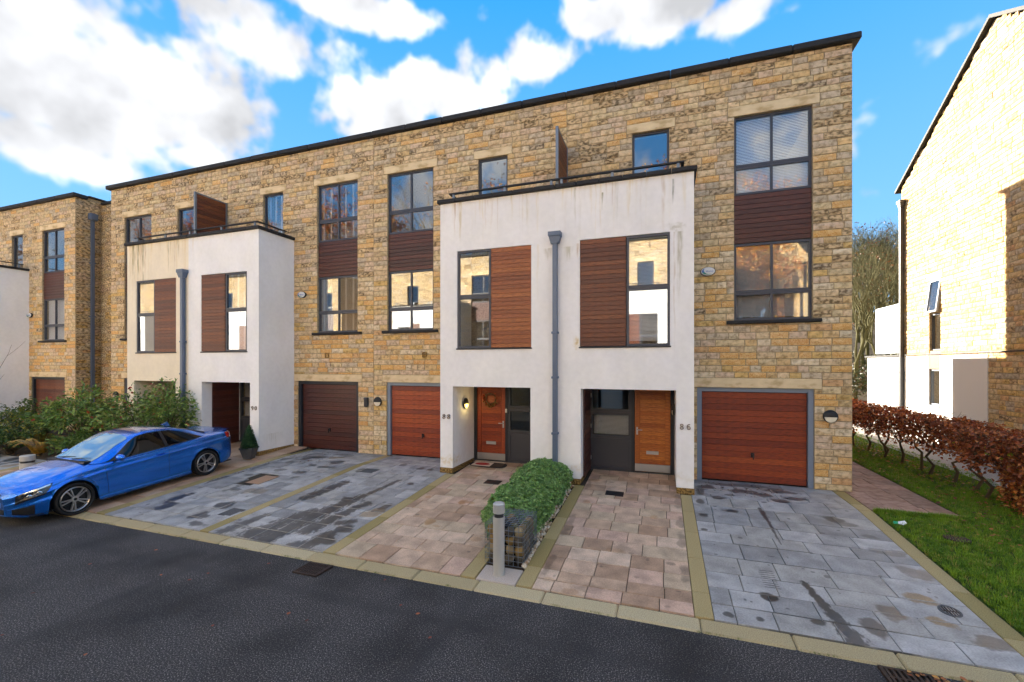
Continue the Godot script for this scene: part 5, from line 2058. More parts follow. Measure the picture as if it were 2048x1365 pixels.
func alarm_box(label: String, at: Vector3, marks: bool) -> void:
	var t := thing("alarm_box", label, "alarm box", at, 0.0, "oval alarm boxes")
	var b := Basis(Vector3.RIGHT, PI / 2)
	var sc := Basis.from_scale(Vector3(1.6, 1.0, 1.0))
	var g := Geo.new()
	g.lathe([Vector2(0.0, 0.0), Vector2(0.098, 0.0), Vector2(0.1, 0.02), Vector2(0.1, 0.05), Vector2(0.09, 0.056)], 32, Transform3D(sc * b, Vector3.ZERO))
	geo("base", g, M["black plastic"], t)
	g = Geo.new()
	g.lathe([Vector2(0.093, 0.05), Vector2(0.092, 0.062), Vector2(0.08, 0.07), Vector2(0.0, 0.074)], 32, Transform3D(sc * b, Vector3.ZERO))
	geo("cover", g, M["white paint"], t)
	# crescent: teal below, blue above
	for e in [[0.62 * PI, 1.12 * PI, "blue"], [1.12 * PI, 1.72 * PI, "teal"]]:
		g = Geo.new()
		for j in 14:
			var a0: float = lerpf(e[0], e[1], j / 14.0)
			var a1: float = lerpf(e[0], e[1], (j + 1) / 14.0)
			var pts := []
			for a in [a0, a1]:
				var th := sin((a - 0.62 * PI) / (1.1 * PI) * PI)
				pts.append(Vector3(cos(a) * 0.128, sin(a) * 0.076, 0.0765))
				pts.append(Vector3(cos(a) * (0.128 - 0.052 * th), sin(a) * (0.076 - 0.024 * th), 0.0775))
			g.quad(pts[0], pts[1], pts[3], pts[2])
		for i in range(0, g.v.size(), 3):
			if g.n[i].z < 0:
				var s := g.v[i + 1]
				g.v[i + 1] = g.v[i + 2]
				g.v[i + 2] = s
				for k in 3:
					g.n[i + k] = -g.n[i + k]
		geo("swoosh", g, M["alarm " + e[2]], t)
	if marks:
		var tm := TextMesh.new()
		tm.text = "Mono"
		var f := SystemFont.new()
		f.font_names = PackedStringArray(["Droid Sans"])
		tm.font = f
		tm.font_size = 48
		tm.pixel_size = 0.00125
		tm.depth = 0.004
		part("lettering", tm, M["alarm blue"], t, Vector3(0.03, -0.004, 0.078))

func grate(label: String, at: Vector3, w: float, d: float, turn: float) -> void:
	var t := thing("drain_grate", label, "drain grate", at, turn, "iron road drain grates")
	var g := Geo.new()
	bars(g, -w / 2, w / 2, -d / 2, d / 2, -0.03, 0.0, 0.03)
	var n := 9
	for i in n:
		var x := lerpf(-w / 2 + 0.03, w / 2 - 0.03, (i + 0.5) / n)
		g.xbox(x - 0.011, x + 0.011, -d / 2 + 0.03, d / 2 - 0.03, -0.025, -0.004)
	for f in [-0.17, 0.17]:
		g.xbox(-w / 2 + 0.03, w / 2 - 0.03, d * f - 0.01, d * f + 0.01, -0.024, -0.006)
	var o := geo("grid", g, M["cast iron"], t)
	o.rotation.x = -PI / 2
	g = Geo.new()
	g.xbox(-w / 2 + 0.01, w / 2 - 0.01, -0.034, -0.026, -d / 2 + 0.01, d / 2 - 0.01)
	geo("pit", g, M["recess black"], t)

func cover(label: String, x0: float, x1: float, z0: float, z1: float, m: String, pathy: bool, rise := 0.004) -> void:
	var zc := (z0 + z1) / 2
	var t := thing("inspection_cover", label, "manhole cover", Vector3((x0 + x1) / 2, gp(zc) if pathy else gy(zc), zc), 0.0, "covers set in the paving")
	t.rotation.x = atan(SLOPE) if (zc > 1.3 or pathy) else 0.0
	bp("frame", -(x1 - x0) / 2, (x1 - x0) / 2, -0.03, rise, -(z1 - z0) / 2, (z1 - z0) / 2, M["cast iron"], t, 0.004)
	bp("plate", -(x1 - x0) / 2 + 0.02, (x1 - x0) / 2 - 0.02, 0.0, rise + 0.003, -(z1 - z0) / 2 + 0.02, (z1 - z0) / 2 - 0.02, M[m], t, 0.002)

func build_small() -> void:
	bollard("silver steel bollard standing in front of the wire gabion", Vector3(-5.9, gy(5.26) + 0.0, 5.26), 0.985)
	bollard("short wide silver bollard behind the bonnet of the blue car", Vector3(-19.55, gy(4.2), 4.2), 0.45, 0.15)
	# pale slab at the foot of the near bollard
	var t := thing("concrete_slab", "pale pink concrete slab at the foot of the near bollard", "slab", Vector3(-5.885, gy(5.26), 5.26))
	t.rotation.x = atan(SLOPE)
	part("slab", bev(Vector3(0.57, 0.06, 0.39), 0.01), mat("pale slab", c8(220, 204, 186), 0.85, {"tex": M["speck"], "scale": Vector3(0.8, 0.8, 0.8)}), t, Vector3(0, -0.034, 0))
	# gabion
	t = thing("gabion", "wire mesh gabion basket filled with mossy stones at the end of the bed", "gabion", Vector3(-5.915, gy(4.66) - 0.02, 4.66))
	var W := 0.29
	var D := 0.36
	var Hh := 0.57
	var g := Geo.new()
	var r := 0.0042
	var sp := 0.0725
	for i in 9:
		var x := -W + sp * i
		for z in [-D, D]:
			g.tube([Vector3(x, 0, z), Vector3(x, Hh, z)], r, r, 4, false)
		g.tube([Vector3(x, Hh, -D), Vector3(x, Hh, D)], r, r, 4, false)
	for i in 11:
		var z := -D + D * 2 * i / 10.0
		for x in [-W, W]:
			g.tube([Vector3(x, 0, z), Vector3(x, Hh, z)], r, r, 4, false)
		g.tube([Vector3(-W, Hh, z), Vector3(W, Hh, z)], r, r, 4, false)
	for i in 9:
		var y := Hh * i / 8.0
		for z in [-D, D]:
			g.tube([Vector3(-W, y, z), Vector3(W, y, z)], r, r, 4, false)
		for x in [-W, W]:
			g.tube([Vector3(x, y, -D), Vector3(x, y, D)], r, r, 4, false)
	geo("wire_mesh", g, M["galvanised"], t)
	g = Geo.new()
	g.xbox(-W + 0.14, W - 0.14, 0.01, Hh - 0.16, -D + 0.14, D - 0.14)
	geo("inner_fill", g, M["recess black"], t)
	var shapes := []
	for k in 5:
		var s := rough_stone(50 + k)
		s.use_c = false
		shapes.append(s.mesh())
	var cob := [mat("cobble ochre", c8(142, 116, 66), 0.9), mat("cobble grey", c8(106, 98, 84), 0.9), mat("cobble moss", c8(96, 90, 44), 0.95), mat("cobble pale", c8(160, 142, 106), 0.9), mat("cobble dark", c8(84, 76, 62), 0.9)]
	for y in 4:
		for k in 16:
			var f := k % 16
			var x := 0.0
			var z := 0.0
			if f < 4:
				x = lerpf(-W + 0.09, W - 0.09, f / 3.0)
				z = D - 0.085
			elif f < 9:
				x = W - 0.085
				z = lerpf(D - 0.2, -D + 0.1, (f - 4) / 4.0)
			elif f < 13:
				x = -W + 0.085
				z = lerpf(D - 0.2, -D + 0.2, (f - 9) / 3.0)
			else:
				x = lerpf(-0.1, 0.1, (f - 13) / 2.0)
				z = lerpf(-D + 0.1, D - 0.25, (f - 13) / 2.0)
			var o := part("stone", shapes[rng.randi() % 5], cob[rng.randi() % 5], t)
			o.transform = Transform3D(Basis.from_euler(Vector3(rr(-0.3, 0.3), rr(0, TAU), rr(-0.3, 0.3))) * Basis.from_scale(Vector3(rr(0.062, 0.078), rr(0.065, 0.085), rr(0.062, 0.078))), Vector3(x + rr(-0.008, 0.008), 0.075 + y * 0.128, z + rr(-0.008, 0.008)))
	# white pebbles
	var where := []
	var tint := []
	for i in 520:
		var z := rr(1.35, 5.02)
		var x := -5.6 - absf(rr(0.0, 0.2)) * (1.0 if z < 4.2 else 0.14)
		where.append(Transform3D(Basis.from_euler(Vector3(rr(0, TAU), rr(0, TAU), 0)) * Basis.from_scale(Vector3(rr(0.018, 0.034), rr(0.014, 0.024), rr(0.018, 0.03))), Vector3(x, gy(z) - 0.012 + rr(0, 0.035) + (-5.6 - x) * 0.5, z)))
		tint.append([lin(226, 218, 204), lin(206, 192, 172), lin(236, 230, 220), lin(176, 150, 116)][rng.randi() % 4])
	var pb := scatter(numbered("white_pebbles"), shapes[1], M["pebble"], where, tint, self)
	pb.set_meta("label", "row of white pebbles between the cushion shrub and the path edging")
	pb.set_meta("category", "pebbles")
	# drains and covers
	grate("slotted road drain grate by the kerb before house number 88", Vector3(-8.5, -0.258, 5.93), 0.42, 0.34, 0.0)
	grate("larger slotted drain grate cut off by the bottom edge of the picture", Vector3(-1.52, -0.257, 5.98), 0.5, 0.46, 0.0)
	cover("flat black cover in the brown path before the honey door of 86", -4.88, -4.51, 1.5, 1.78, "black plastic", true)
	cover("flat black cover in the brown path near the shrub and doormat of number 88", -7.6, -7.23, 1.5, 1.78, "black plastic", true)
	cover("brown paved manhole cover in the drive of number 90", -13.05, -12.6, 2.66, 3.27, "brown slab 3", false, 0.002)
	cover("small square grid cover beside the dividing strip", -11.83, -11.5, 4.5, 4.85, "lead grey", false, 0.002)
	cover("square grey cover in the drive of number 88", -10.95, -10.55, 1.5, 1.85, "lead grey", false, 0.002)
	t = thing("drain_gully", "oval drain gully in the corner of the end drive", "drain", Vector3(-0.6, gy(4.5), 4.5))
	t.rotation.x = atan(SLOPE)
	g = Geo.new()
	g.lathe([Vector2(0.0, -0.03), Vector2(0.13, -0.03), Vector2(0.13, 0.004), Vector2(0.1, 0.006)], 24, Transform3D(Basis.from_scale(Vector3(0.8, 1, 0.9)), Vector3.ZERO))
	geo("rim", g, M["lead grey"], t)
	g = Geo.new()
	for i in 6:
		var x := -0.07 + 0.028 * i
		g.xbox(x - 0.006, x + 0.006, -0.015, 0.004, -0.08, 0.08)
	g.xbox(-0.08, 0.08, -0.014, 0.003, -0.008, 0.008)
	geo("grid", g, M["cast iron"], t)
	g = Geo.new()
	g.xbox(-0.15, 0.15, -0.05, -0.032, -0.15, 0.15)
	geo("pit", g, M["soil"], t)
	# bare patch with a sunk cover in the lawn
	t = thing("lawn_cover", "round sunken brown cover in the lawn", "manhole cover", Vector3(0.56, gy(2.3) + 0.022, 2.3))
	g = Geo.new()
	g.lathe([Vector2(0.16, -0.03), Vector2(0.16, 0.012), Vector2(0.15, 0.018), Vector2(0.0, 0.018)], 24)
	geo("lid", g, mat("peat", c8(66, 46, 38), 1.0), t)
	# litter
	t = thing("litter", "crumpled white and green wrapper lying on the grass", "litter", Vector3(0.03, gy(1.9) + 0.03, 1.9))
	g = Geo.new()
	g.quad(Vector3(-0.05, 0.01, 0.03), Vector3(0.02, 0.0, 0.05), Vector3(0.03, 0.05, -0.02), Vector3(-0.03, 0.03, -0.03))
	g.quad(Vector3(0.02, 0.0, 0.05), Vector3(0.07, 0.03, 0.02), Vector3(0.06, 0.055, -0.03), Vector3(0.03, 0.05, -0.02))
	geo("paper", g, M["white paint"], t)
	g = Geo.new()
	g.quad(Vector3(-0.11, 0.0, 0.02), Vector3(-0.05, 0.01, 0.03), Vector3(-0.03, 0.03, -0.03), Vector3(-0.1, 0.035, -0.02))
	geo("flap", g, mat("wrapper green", c8(40, 170, 110), 0.5), t)
	# lamps, alarms
	wall_lamp("round black and cream wall lamp beside the end garage", Vector3(-0.4, 1.57, 0.028), Vector3.BACK)
	wall_lamp("round wall lamp on the stone pier between the two garages", Vector3(-11.68, 1.57, 0.028), Vector3.BACK)
	wall_lamp("round wall lamp on the stone above the glossy shrubs", Vector3(-23.52, 1.5, 0.028), Vector3.BACK)
	wall_lamp("lit yellow wall lamp on the white cheek of the porch at number 88", Vector3(-8.595 + 0.003, 1.66, 0.62), Vector3.RIGHT, true)
	wall_lamp("wall lamp seen from its side beside the honey coloured door of number 86", Vector3(-3.485 - 0.003, 1.66, 0.5), Vector3.LEFT)
	mat("alarm blue", c8(70, 120, 186), 0.4)
	mat("alarm teal", c8(20, 134, 112), 0.4)
	alarm_box("oval white alarm box lettered on the end house beside the window", Vector3(-2.77, 4.785, 0.025), true)
	alarm_box("oval alarm box on the stone beside the number 90 bay", Vector3(-14.5, 4.86, 0.025), true)
	alarm_box("oval alarm box on the far left house", Vector3(-29.0, 4.74, 0.065), true)
	t = thing("sensor_box", "small dark grey box on the stone pier next to the lamp", "sensor", Vector3(-12.07, 1.53, 0.02))
	part("body", bev(Vector3(0.13, 0.24, 0.09), 0.02), M["dark frame"], t, Vector3(0, 0, 0.045))
	part("cap", bev(Vector3(0.135, 0.05, 0.1), 0.015), M["frame panel"], t, Vector3(0, 0.125, 0.05))
	for e in [[-13.54, "left"], [-10.12, "right"]]:
		t = thing("wall_vent", "small square air vent in the stone above the %s garage of the middle pair" % ("dark red" if e[1] == "left" else "orange"), "vent", Vector3(e[0], 2.94, 0.02))
		g = Geo.new()
		bars(g, -0.075, 0.075, -0.075, 0.075, 0.0, 0.02, 0.018)
		for k in 5:
			g.xbox(-0.057, 0.057, -0.05 + 0.024 * k, -0.04 + 0.024 * k, 0.0, 0.014)
		geo("grille", g, M["plinth stone"], t)
	# door mat and wreath, bell
	t = thing("door_mat", "half-round doormat with a red oval at number 88", "doormat", Vector3(-8.02, gp(0.4) + 0.004, 0.42))
	t.rotation.x = atan(SLOPE)
	g = Geo.new()
	var mp := []
	for i in 41:
		var a := TAU * i / 40
		var sx := pow(absf(cos(a)), 0.5) * signf(cos(a))
		var sz := pow(absf(sin(a)), 0.7) * signf(sin(a))
		mp.append(Vector3(sx * 0.5, 0.0, sz * 0.21))
	for i in 40:
		g.tri(Vector3(0, 0.014, 0), mp[i + 1] + Vector3(0, 0.014, 0), mp[i] + Vector3(0, 0.014, 0))
		g.quad(mp[i], mp[i] + Vector3(0, 0.014, 0), mp[i + 1] + Vector3(0, 0.014, 0), mp[i + 1])
	geo("rubber_edge", g, M["rubber"], t)
	bp("coir", -0.42, 0.1, 0.0145, 0.02, -0.17, 0.17, mat("coir pale", c8(206, 186, 168), 0.95), t, 0.002)
	bp("coir", 0.104, 0.42, 0.0145, 0.02, -0.16, 0.16, mat("coir brown", c8(70, 54, 42), 0.95), t, 0.002)
	g = Geo.new()
	g.lathe([Vector2(0.2, 0.0), Vector2(0.2, 0.002), Vector2(0.0, 0.0022)], 24, Transform3D(Basis.from_scale(Vector3(1.0, 1, 0.55)), Vector3(-0.16, 0.0205, 0)))
	geo("red_oval", g, mat("mat red", c8(164, 40, 34), 0.9), t)
	t = thing("door_wreath", "twiggy wreath with red and orange leaves on the door of number 88", "wreath", Vector3(-8.1, 1.74, 0.03))
	g = Geo.new()
	for k in 9:
		var pts := []
		var ph := rr(0, TAU)
		for i in 21:
			var a := TAU * i / 20
			var rad := 0.14 + 0.02 * sin(a * 3 + ph) + rr(-0.006, 0.006)
			pts.append(Vector3(cos(a) * rad, sin(a) * rad, 0.02 + 0.015 * cos(a * 2 + ph)))
		g.tube(pts, 0.004, 0.004, 4, false)
	geo("ring", g, M["twig"], t)
	where = []
	tint = []
	for i in 150:
		var a := rr(PI * 0.85, PI * 1.9)
		if i % 6 == 0:
			a = rr(0, TAU)
		var on := Vector3(cos(a) * rr(0.12, 0.2), sin(a) * rr(0.12, 0.21), rr(0.02, 0.06))
		where.append(facing(on, Vector3(cos(a), sin(a), 0.6), rr(0.6, 1.0), 0.0))
		tint.append(pick([lin(170, 34, 24), lin(190, 70, 26), lin(120, 90, 40), lin(150, 110, 50), lin(90, 70, 40)] if a < PI * 1.3 else [lin(130, 100, 46), lin(110, 80, 40), lin(150, 120, 56)]))
	scatter("leaves", leaf_mesh(0.06, 0.035), M["dry leaf"], where, tint, t)
	t = thing("door_bell", "small white doorbell on the frame of the number 88 door", "doorbell", Vector3(-7.66, 1.44, 0.032))
	part("body", bev(Vector3(0.055, 0.1, 0.025), 0.006), M["white paint"], t, Vector3(0, 0, 0.013))
	part("button", bev(Vector3(0.025, 0.025, 0.01), 0.003), M["steel"], t, Vector3(0, 0.01, 0.028))
	# cable looped by the garage of 88
	t = thing("cable", "thin dark cable looped on the edge of the number 88 garage", "cable", Vector3(-9.12, 0.0, 0.03))
	g = Geo.new()
	var cpts := []
	for i in 24:
		var a := PI * 0.4 + TAU * 0.62 * i / 23.0
		cpts.append(Vector3(0.12 + cos(a) * 0.16, 0.62 + sin(a) * 0.36, 0.0))
	g.tube(cpts, 0.006, 0.006, 5)
	geo("loop", g, M["black plastic"], t)
	# thin bare branch with a few leaves reaching in at the left edge
	t = thing("bare_sapling", "thin bare twigs of a young tree at the left edge of the picture", "tree", Vector3(-21.6, -0.1, 4.1))
	g = Geo.new()
	var tips := []
	branchy(g, tips, Vector3(0, 0, 0), Vector3(-0.12, 1, 0.05).normalized(), 1.5, 0.016, 3, 0.6, 0.5)
	geo("branches", g, M["twig"], t)

# ---------------------------------------------------------------- the gabled building at the right
func gabled(label: String, at: Vector3, turn: float, singles: int, group := "") -> void:
	var t := thing("gabled_building", label, "building", at, turn, group)
	var x0 := -9.93
	var xr := -4.93
	var x1 := 0.07
	var eave := 9.45
	var ridge := 12.3
	var roofline := func(x: float) -> float: return lerpf(eave, ridge, clampf((x - x0) / (xr - x0), 0, 1)) if x < xr else lerpf(ridge, eave, clampf((x - xr) / (x1 - xr), 0, 1))
	var g := Geo.new()
	var win := [[-8.06, -7.42, 3.15, 5.56], [-8.06, -7.42, 1.3, 2.52]]
	holed(g, x0, x1, 0.0, eave, -0.3, -0.012, win)
	# gable triangle
	for e in [[-0.012, 1.0], [-0.3, -1.0]]:
		var a := Vector3(x0, eave, e[0])
		var b := Vector3(x1, eave, e[0])
		var c := Vector3(xr, ridge, e[0])
		if e[1] > 0:
			g.tri(a, b, c)
		else:
			g.tri(b, a, c)
	g.xbox(x0, x0 + 0.3, 0.0, eave, -8.0, -0.302)
	g.xbox(x1 - 0.3, x1, 0.0, eave, -8.0, -0.302)
	g.xbox(x0, x1, 0.0, eave, -8.3, -8.002)
	geo("wall", g, M["mortar"], t)
	g = Geo.new()
	g.xbox(x0 + 0.31, x1 - 0.31, 2.6, 2.75, -7.9, -0.31)
	g.xbox(x0 + 0.31, x1 - 0.31, 0.0, 9.0, -3.2, -3.1)
	geo("floor_and_partition", g, mat("warm inside", c8(196, 160, 110), 0.9), t)
	stone_wall(t, Transform3D.IDENTITY, x0, x1, 0.0, ridge, [[-8.06, -7.42, 3.0, 5.56], [-8.2, -7.28, 5.56, 5.82], [-13.0, -5.17, -0.1, 2.98]], singles, "gable", roofline)
	# white rendered ground floor, running on as a low rear wing
	g = Geo.new()
	holed(g, -12.82, -5.17, 0.0, 2.98, -0.02, 0.03, [[-8.06, -7.42, 1.3, 2.98]])
	g.xbox(-12.82, x0 - 0.002, 0.0, 2.98, -6.0, -0.022)
	geo("rendered_ground_floor", g, mat("clean render", c8(232, 228, 222), 0.9, {"h": M["speck"], "hs": 0.15, "scale": Vector3(2, 2, 2)}), t)
	bp("wing_coping", -12.95, x0 - 0.01, 2.985, 3.06, -6.1, 0.09, M["coping"], t, 0.01)
	g = Geo.new()
	g.xbox(x0 + 0.01, x1, 3.02, 3.055, 0.005, 0.06)
	geo("string_cable", g, M["black plastic"], t)
	# privacy screen on the wing roof: white boards
	var sc := bp("privacy_screen", -12.2, -9.97, 3.12, 5.08, -0.09, -0.05, M["galvanised"], t, 0.004)
	for i in 16:
		bp("board", -12.18, -9.99, 3.14 + 0.12 * i, 3.14 + 0.12 * (i + 1) - 0.006, -0.05, -0.025, mat("screen board %d" % i, c8(206 + (i * 7) % 18, 204 + (i * 7) % 18, 200 + (i * 5) % 18), 0.7), sc, 0.003).position -= sc.position
	# roof and verge
	for side in [0, 1]:
		g = Geo.new()
		var xa := x0 - 0.25 if side == 0 else xr
		var xb := xr if side == 0 else x1 + 0.25
		var ya: float = (eave - 0.14 if side == 0 else ridge) + 0.06
		var yb: float = (ridge if side == 0 else eave - 0.14) + 0.06
		var z0 := -8.5
		var z1 := 0.12
		var th := Vector3(0, 0.1, 0)
		var A := Vector3(xa, ya, z1)
		var B := Vector3(xb, yb, z1)
		var C2 := Vector3(xb, yb, z0)
		var D2 := Vector3(xa, ya, z0)
		g.quad(A + th, B + th, C2 + th, D2 + th)
		g.quad(B, A, D2, C2)
		g.quad(A, B, B + th, A + th)
		g.quad(C2, D2, D2 + th, C2 + th)
		g.quad(D2, A, A + th, D2 + th)
		g.quad(B, C2, C2 + th, B + th)
		geo("roof_slope", g, M["coping"], t)
	# downpipe
	downpipe(t, -9.72, 0.0, 8.95, "dark frame", 0.12)
	# narrow window with an open top light, panel, lower window
	bp("lintel", -8.2, -7.28, 5.565, 5.815, -0.2, 0.024, M["lintel"], t, 0.008)
	window(t, "window", -8.055, -7.425, 3.16, 4.42, -0.06, 1, 0.0, 0, "door glass")
	g = Geo.new()
	var casement := thing_part("open_casement", t)
	var fr := Geo.new()
	bars(fr, 0.0, 0.62, -1.1, 0.0, -0.03, 0.03, 0.05)
	var cf := geo("frame", fr, M["light frame"], casement)
	part("pane", bev(Vector3(0.53, 1.01, 0.008), 0.001), M["coated glass"], casement, Vector3(0.31, -0.55, 0))
	casement.position = Vector3(-8.05, 5.55, -0.03)
	casement.rotation.x = -0.12
	bp("timber_panel", -8.055, -7.425, 2.53, 3.05, -0.1, 0.02, M["timber brown 2"], t, 0.004)
	window(t, "window", -8.055, -7.425, 1.305, 2.515, -0.03, 1, 0.0, 0, "door glass", "light frame")
	bp("window_sill", -8.1, -7.38, 1.25, 1.3, -0.1, 0.07, M["light frame"], t, 0.006)

func thing_part(called: String, parent: Node3D) -> Node3D:
	var o := Node3D.new()
	o.name = called
	parent.add_child(o, true)
	return o

# ---------------------------------------------------------------- sky: blue with broken white cloud
func make_sky(gain: float) -> Texture2D:
	var W := 2048
	var H := 1024
	var n1 := noise(1.0, 7, 6)
	var n2 := noise(3.1, 17, 5)
	var n3 := noise(0.9, 27, 3)
	# cloud banks: azimuth from -z towards +x, height, half-widths (degrees), weight
	var banks := [[-63.9, 26.2, 13.8, 6.3, 1.2], [-57.4, 25.3, 8.1, 5.0, 1.0], [-66.7, 18.6, 4.8, 2.4, 1.0], [-50.8, 33.0, 10.4, 3.1, 1.0], [-53.6, 29.4, 5.3, 3.7, 0.8], [-52.0, 26.4, 2.5, 1.1, 0.9], [-54.0, 21.0, 3.7, 1.5, 1.0], [-35.7, 29.4, 7.2, 3.3, 1.0], [-27.0, 31.6, 8.3, 2.8, 1.3], [-22.5, 33.6, 5.0, 2.6, 1.2], [-17.2, 34.8, 5.2, 2.6, 1.0], [-39.3, 27.2, 4.6, 1.9, 0.8], [-7.6, 38.1, 5.6, 1.4, 0.9], [1.5, 37.0, 7.5, 2.0, 1.0], [8.6, 35.7, 5.7, 1.9, 1.0], [14.4, 34.6, 2.7, 0.7, 0.7], [20.5, 17.3, 1.6, 1.8, 0.45], [-46.4, 31.7, 1.5, 0.5, 0.6], [-42.1, 32.4, 1.1, 0.6, 0.5], [-22.8, 38.8, 1.6, 1.0, 0.6], [-38.1, 37.4, 9.3, 1.6, 0.9], [-72.0, 30.0, 8.0, 9.0, 1.2]]
	var buf := PackedFloat32Array()
	buf.resize(W * H * 3)
	for j in H:
		var el := 90.0 - 180.0 * (j + 0.5) / H
		var ce := cos(deg_to_rad(el))
		var se := sin(deg_to_rad(el))
		for i in W:
			var k := (j * W + i) * 3
			if el < -1.0:
				buf[k] = 0.30 * gain
				buf[k + 1] = 0.32 * gain
				buf[k + 2] = 0.33 * gain
				continue
			var az := 360.0 * (i + 0.5) / W
			if az > 180:
				az -= 360
			var d := Vector3(sin(deg_to_rad(az)) * ce, se, -cos(deg_to_rad(az)) * ce)
			# clear air: deep blue above, paler low down
			var f := clampf(el / 46.0, 0, 1)
			var r := lerpf(0.42, 0.012, pow(f, 0.55))
			var gg := lerpf(0.70, 0.295, pow(f, 0.62))
			var b := lerpf(0.93, 0.84, f)
			# cover
			var p := d * 4.2
			var a := n1.get_noise_3dv(p) * 1.05 + n2.get_noise_3dv(p * 1.3) * 0.55
			var cover := 0.16
			if az > -78 and az < 44 and el < 44:
				cover = -0.68
				for e in banks:
					var u: float = absf(az - e[0]) / e[2]
					var v: float = absf(el - e[1]) / e[3]
					if u < 1.9 and v < 1.9:
						cover = maxf(cover, -0.62 + e[4] * 1.5 * clampf(1.5 - sqrt(u * u + v * v), 0, 1))
				var edge := minf(minf(az + 78, 44 - az), 44 - el) / 6.0
				cover = lerpf(0.16, cover, clampf(edge, 0, 1))
			var m := smoothstep(-0.12, 0.66, a * 1.3 + cover + 0.07)
			if m > 0:
				var body := clampf(0.52 + 0.75 * n3.get_noise_3dv(p * 0.9 + Vector3(0, -0.6, 0)) + 0.5 * n2.get_noise_3dv(p * 0.7) + 0.2 * a, 0, 1)
				var cl := lerpf(0.5, 1.02, body)
				var wr := cl * 0.975
				var wg := cl * 0.99
				var wb := cl * 1.03 if body < 0.6 else cl
				r = lerpf(r, wr, m)
				gg = lerpf(gg, wg, m)
				b = lerpf(b, wb, m)
			buf[k] = r * gain
			buf[k + 1] = gg * gain
			buf[k + 2] = b * gain
	return ImageTexture.create_from_image(Image.create_from_data(W, H, false, Image.FORMAT_RGBF, buf.to_byte_array()))

func _ready() -> void:
	rng.seed = 86
	# ---- camera: level, lens shifted up a little
	var cam := Camera3D.new()
	cam.name = "camera"
	add_child(cam)
	cam.position = CAM
	cam.rotation.y = deg_to_rad(18.946)
	cam.projection = Camera3D.PROJECTION_FRUSTUM
	cam.near = 0.05
	cam.far = 1000.0
	cam.size = 0.05 * 1365.0 / 875.0
	cam.frustum_offset = Vector2(0, 0.05 * 46.5 / 875.0)
	cam.current = true
	# ---- sky, exposure
	var env := Environment.new()
	env.tonemap_mode = Environment.TONE_MAPPER_LINEAR
	env.tonemap_exposure = EXPOSURE
	env.background_mode = Environment.BG_SKY
	env.sdfgi_enabled = true
	env.ssao_enabled = true
	env.ssil_enabled = true
	var sky := Sky.new()
	var pm := PanoramaSkyMaterial.new()
	pm.panorama = make_sky(1.0 / SKYDIV)
	sky.sky_material = pm
	env.sky = sky
	var we := WorldEnvironment.new()
	we.name = "world"
	we.environment = env
	add_child(we)
	# ---- sun: low, behind the terrace and to the left
	var sun := DirectionalLight3D.new()
	sun.name = "sun"
	add_child(sun)
	sun.light_energy = SUN
	sun.light_color = c8(255, 243, 222)
	sun.light_angular_distance = 0.5
	sun.shadow_enabled = true
	sun.look_at_from_position(Vector3.ZERO, Vector3(5.0, -2.2, 5.4))
	# ---- materials and shapes
	make_materials()
	make_stone_shapes()
	print("materials")
	build_ground()
	print("ground")
	build_houses()
	print("houses")
	build_cars()
	print("cars")
	build_small()
	build_plants()
	print("plants")

const EXPOSURE := 9.0
const SKYDIV := 6.5
const SUN := 1.0

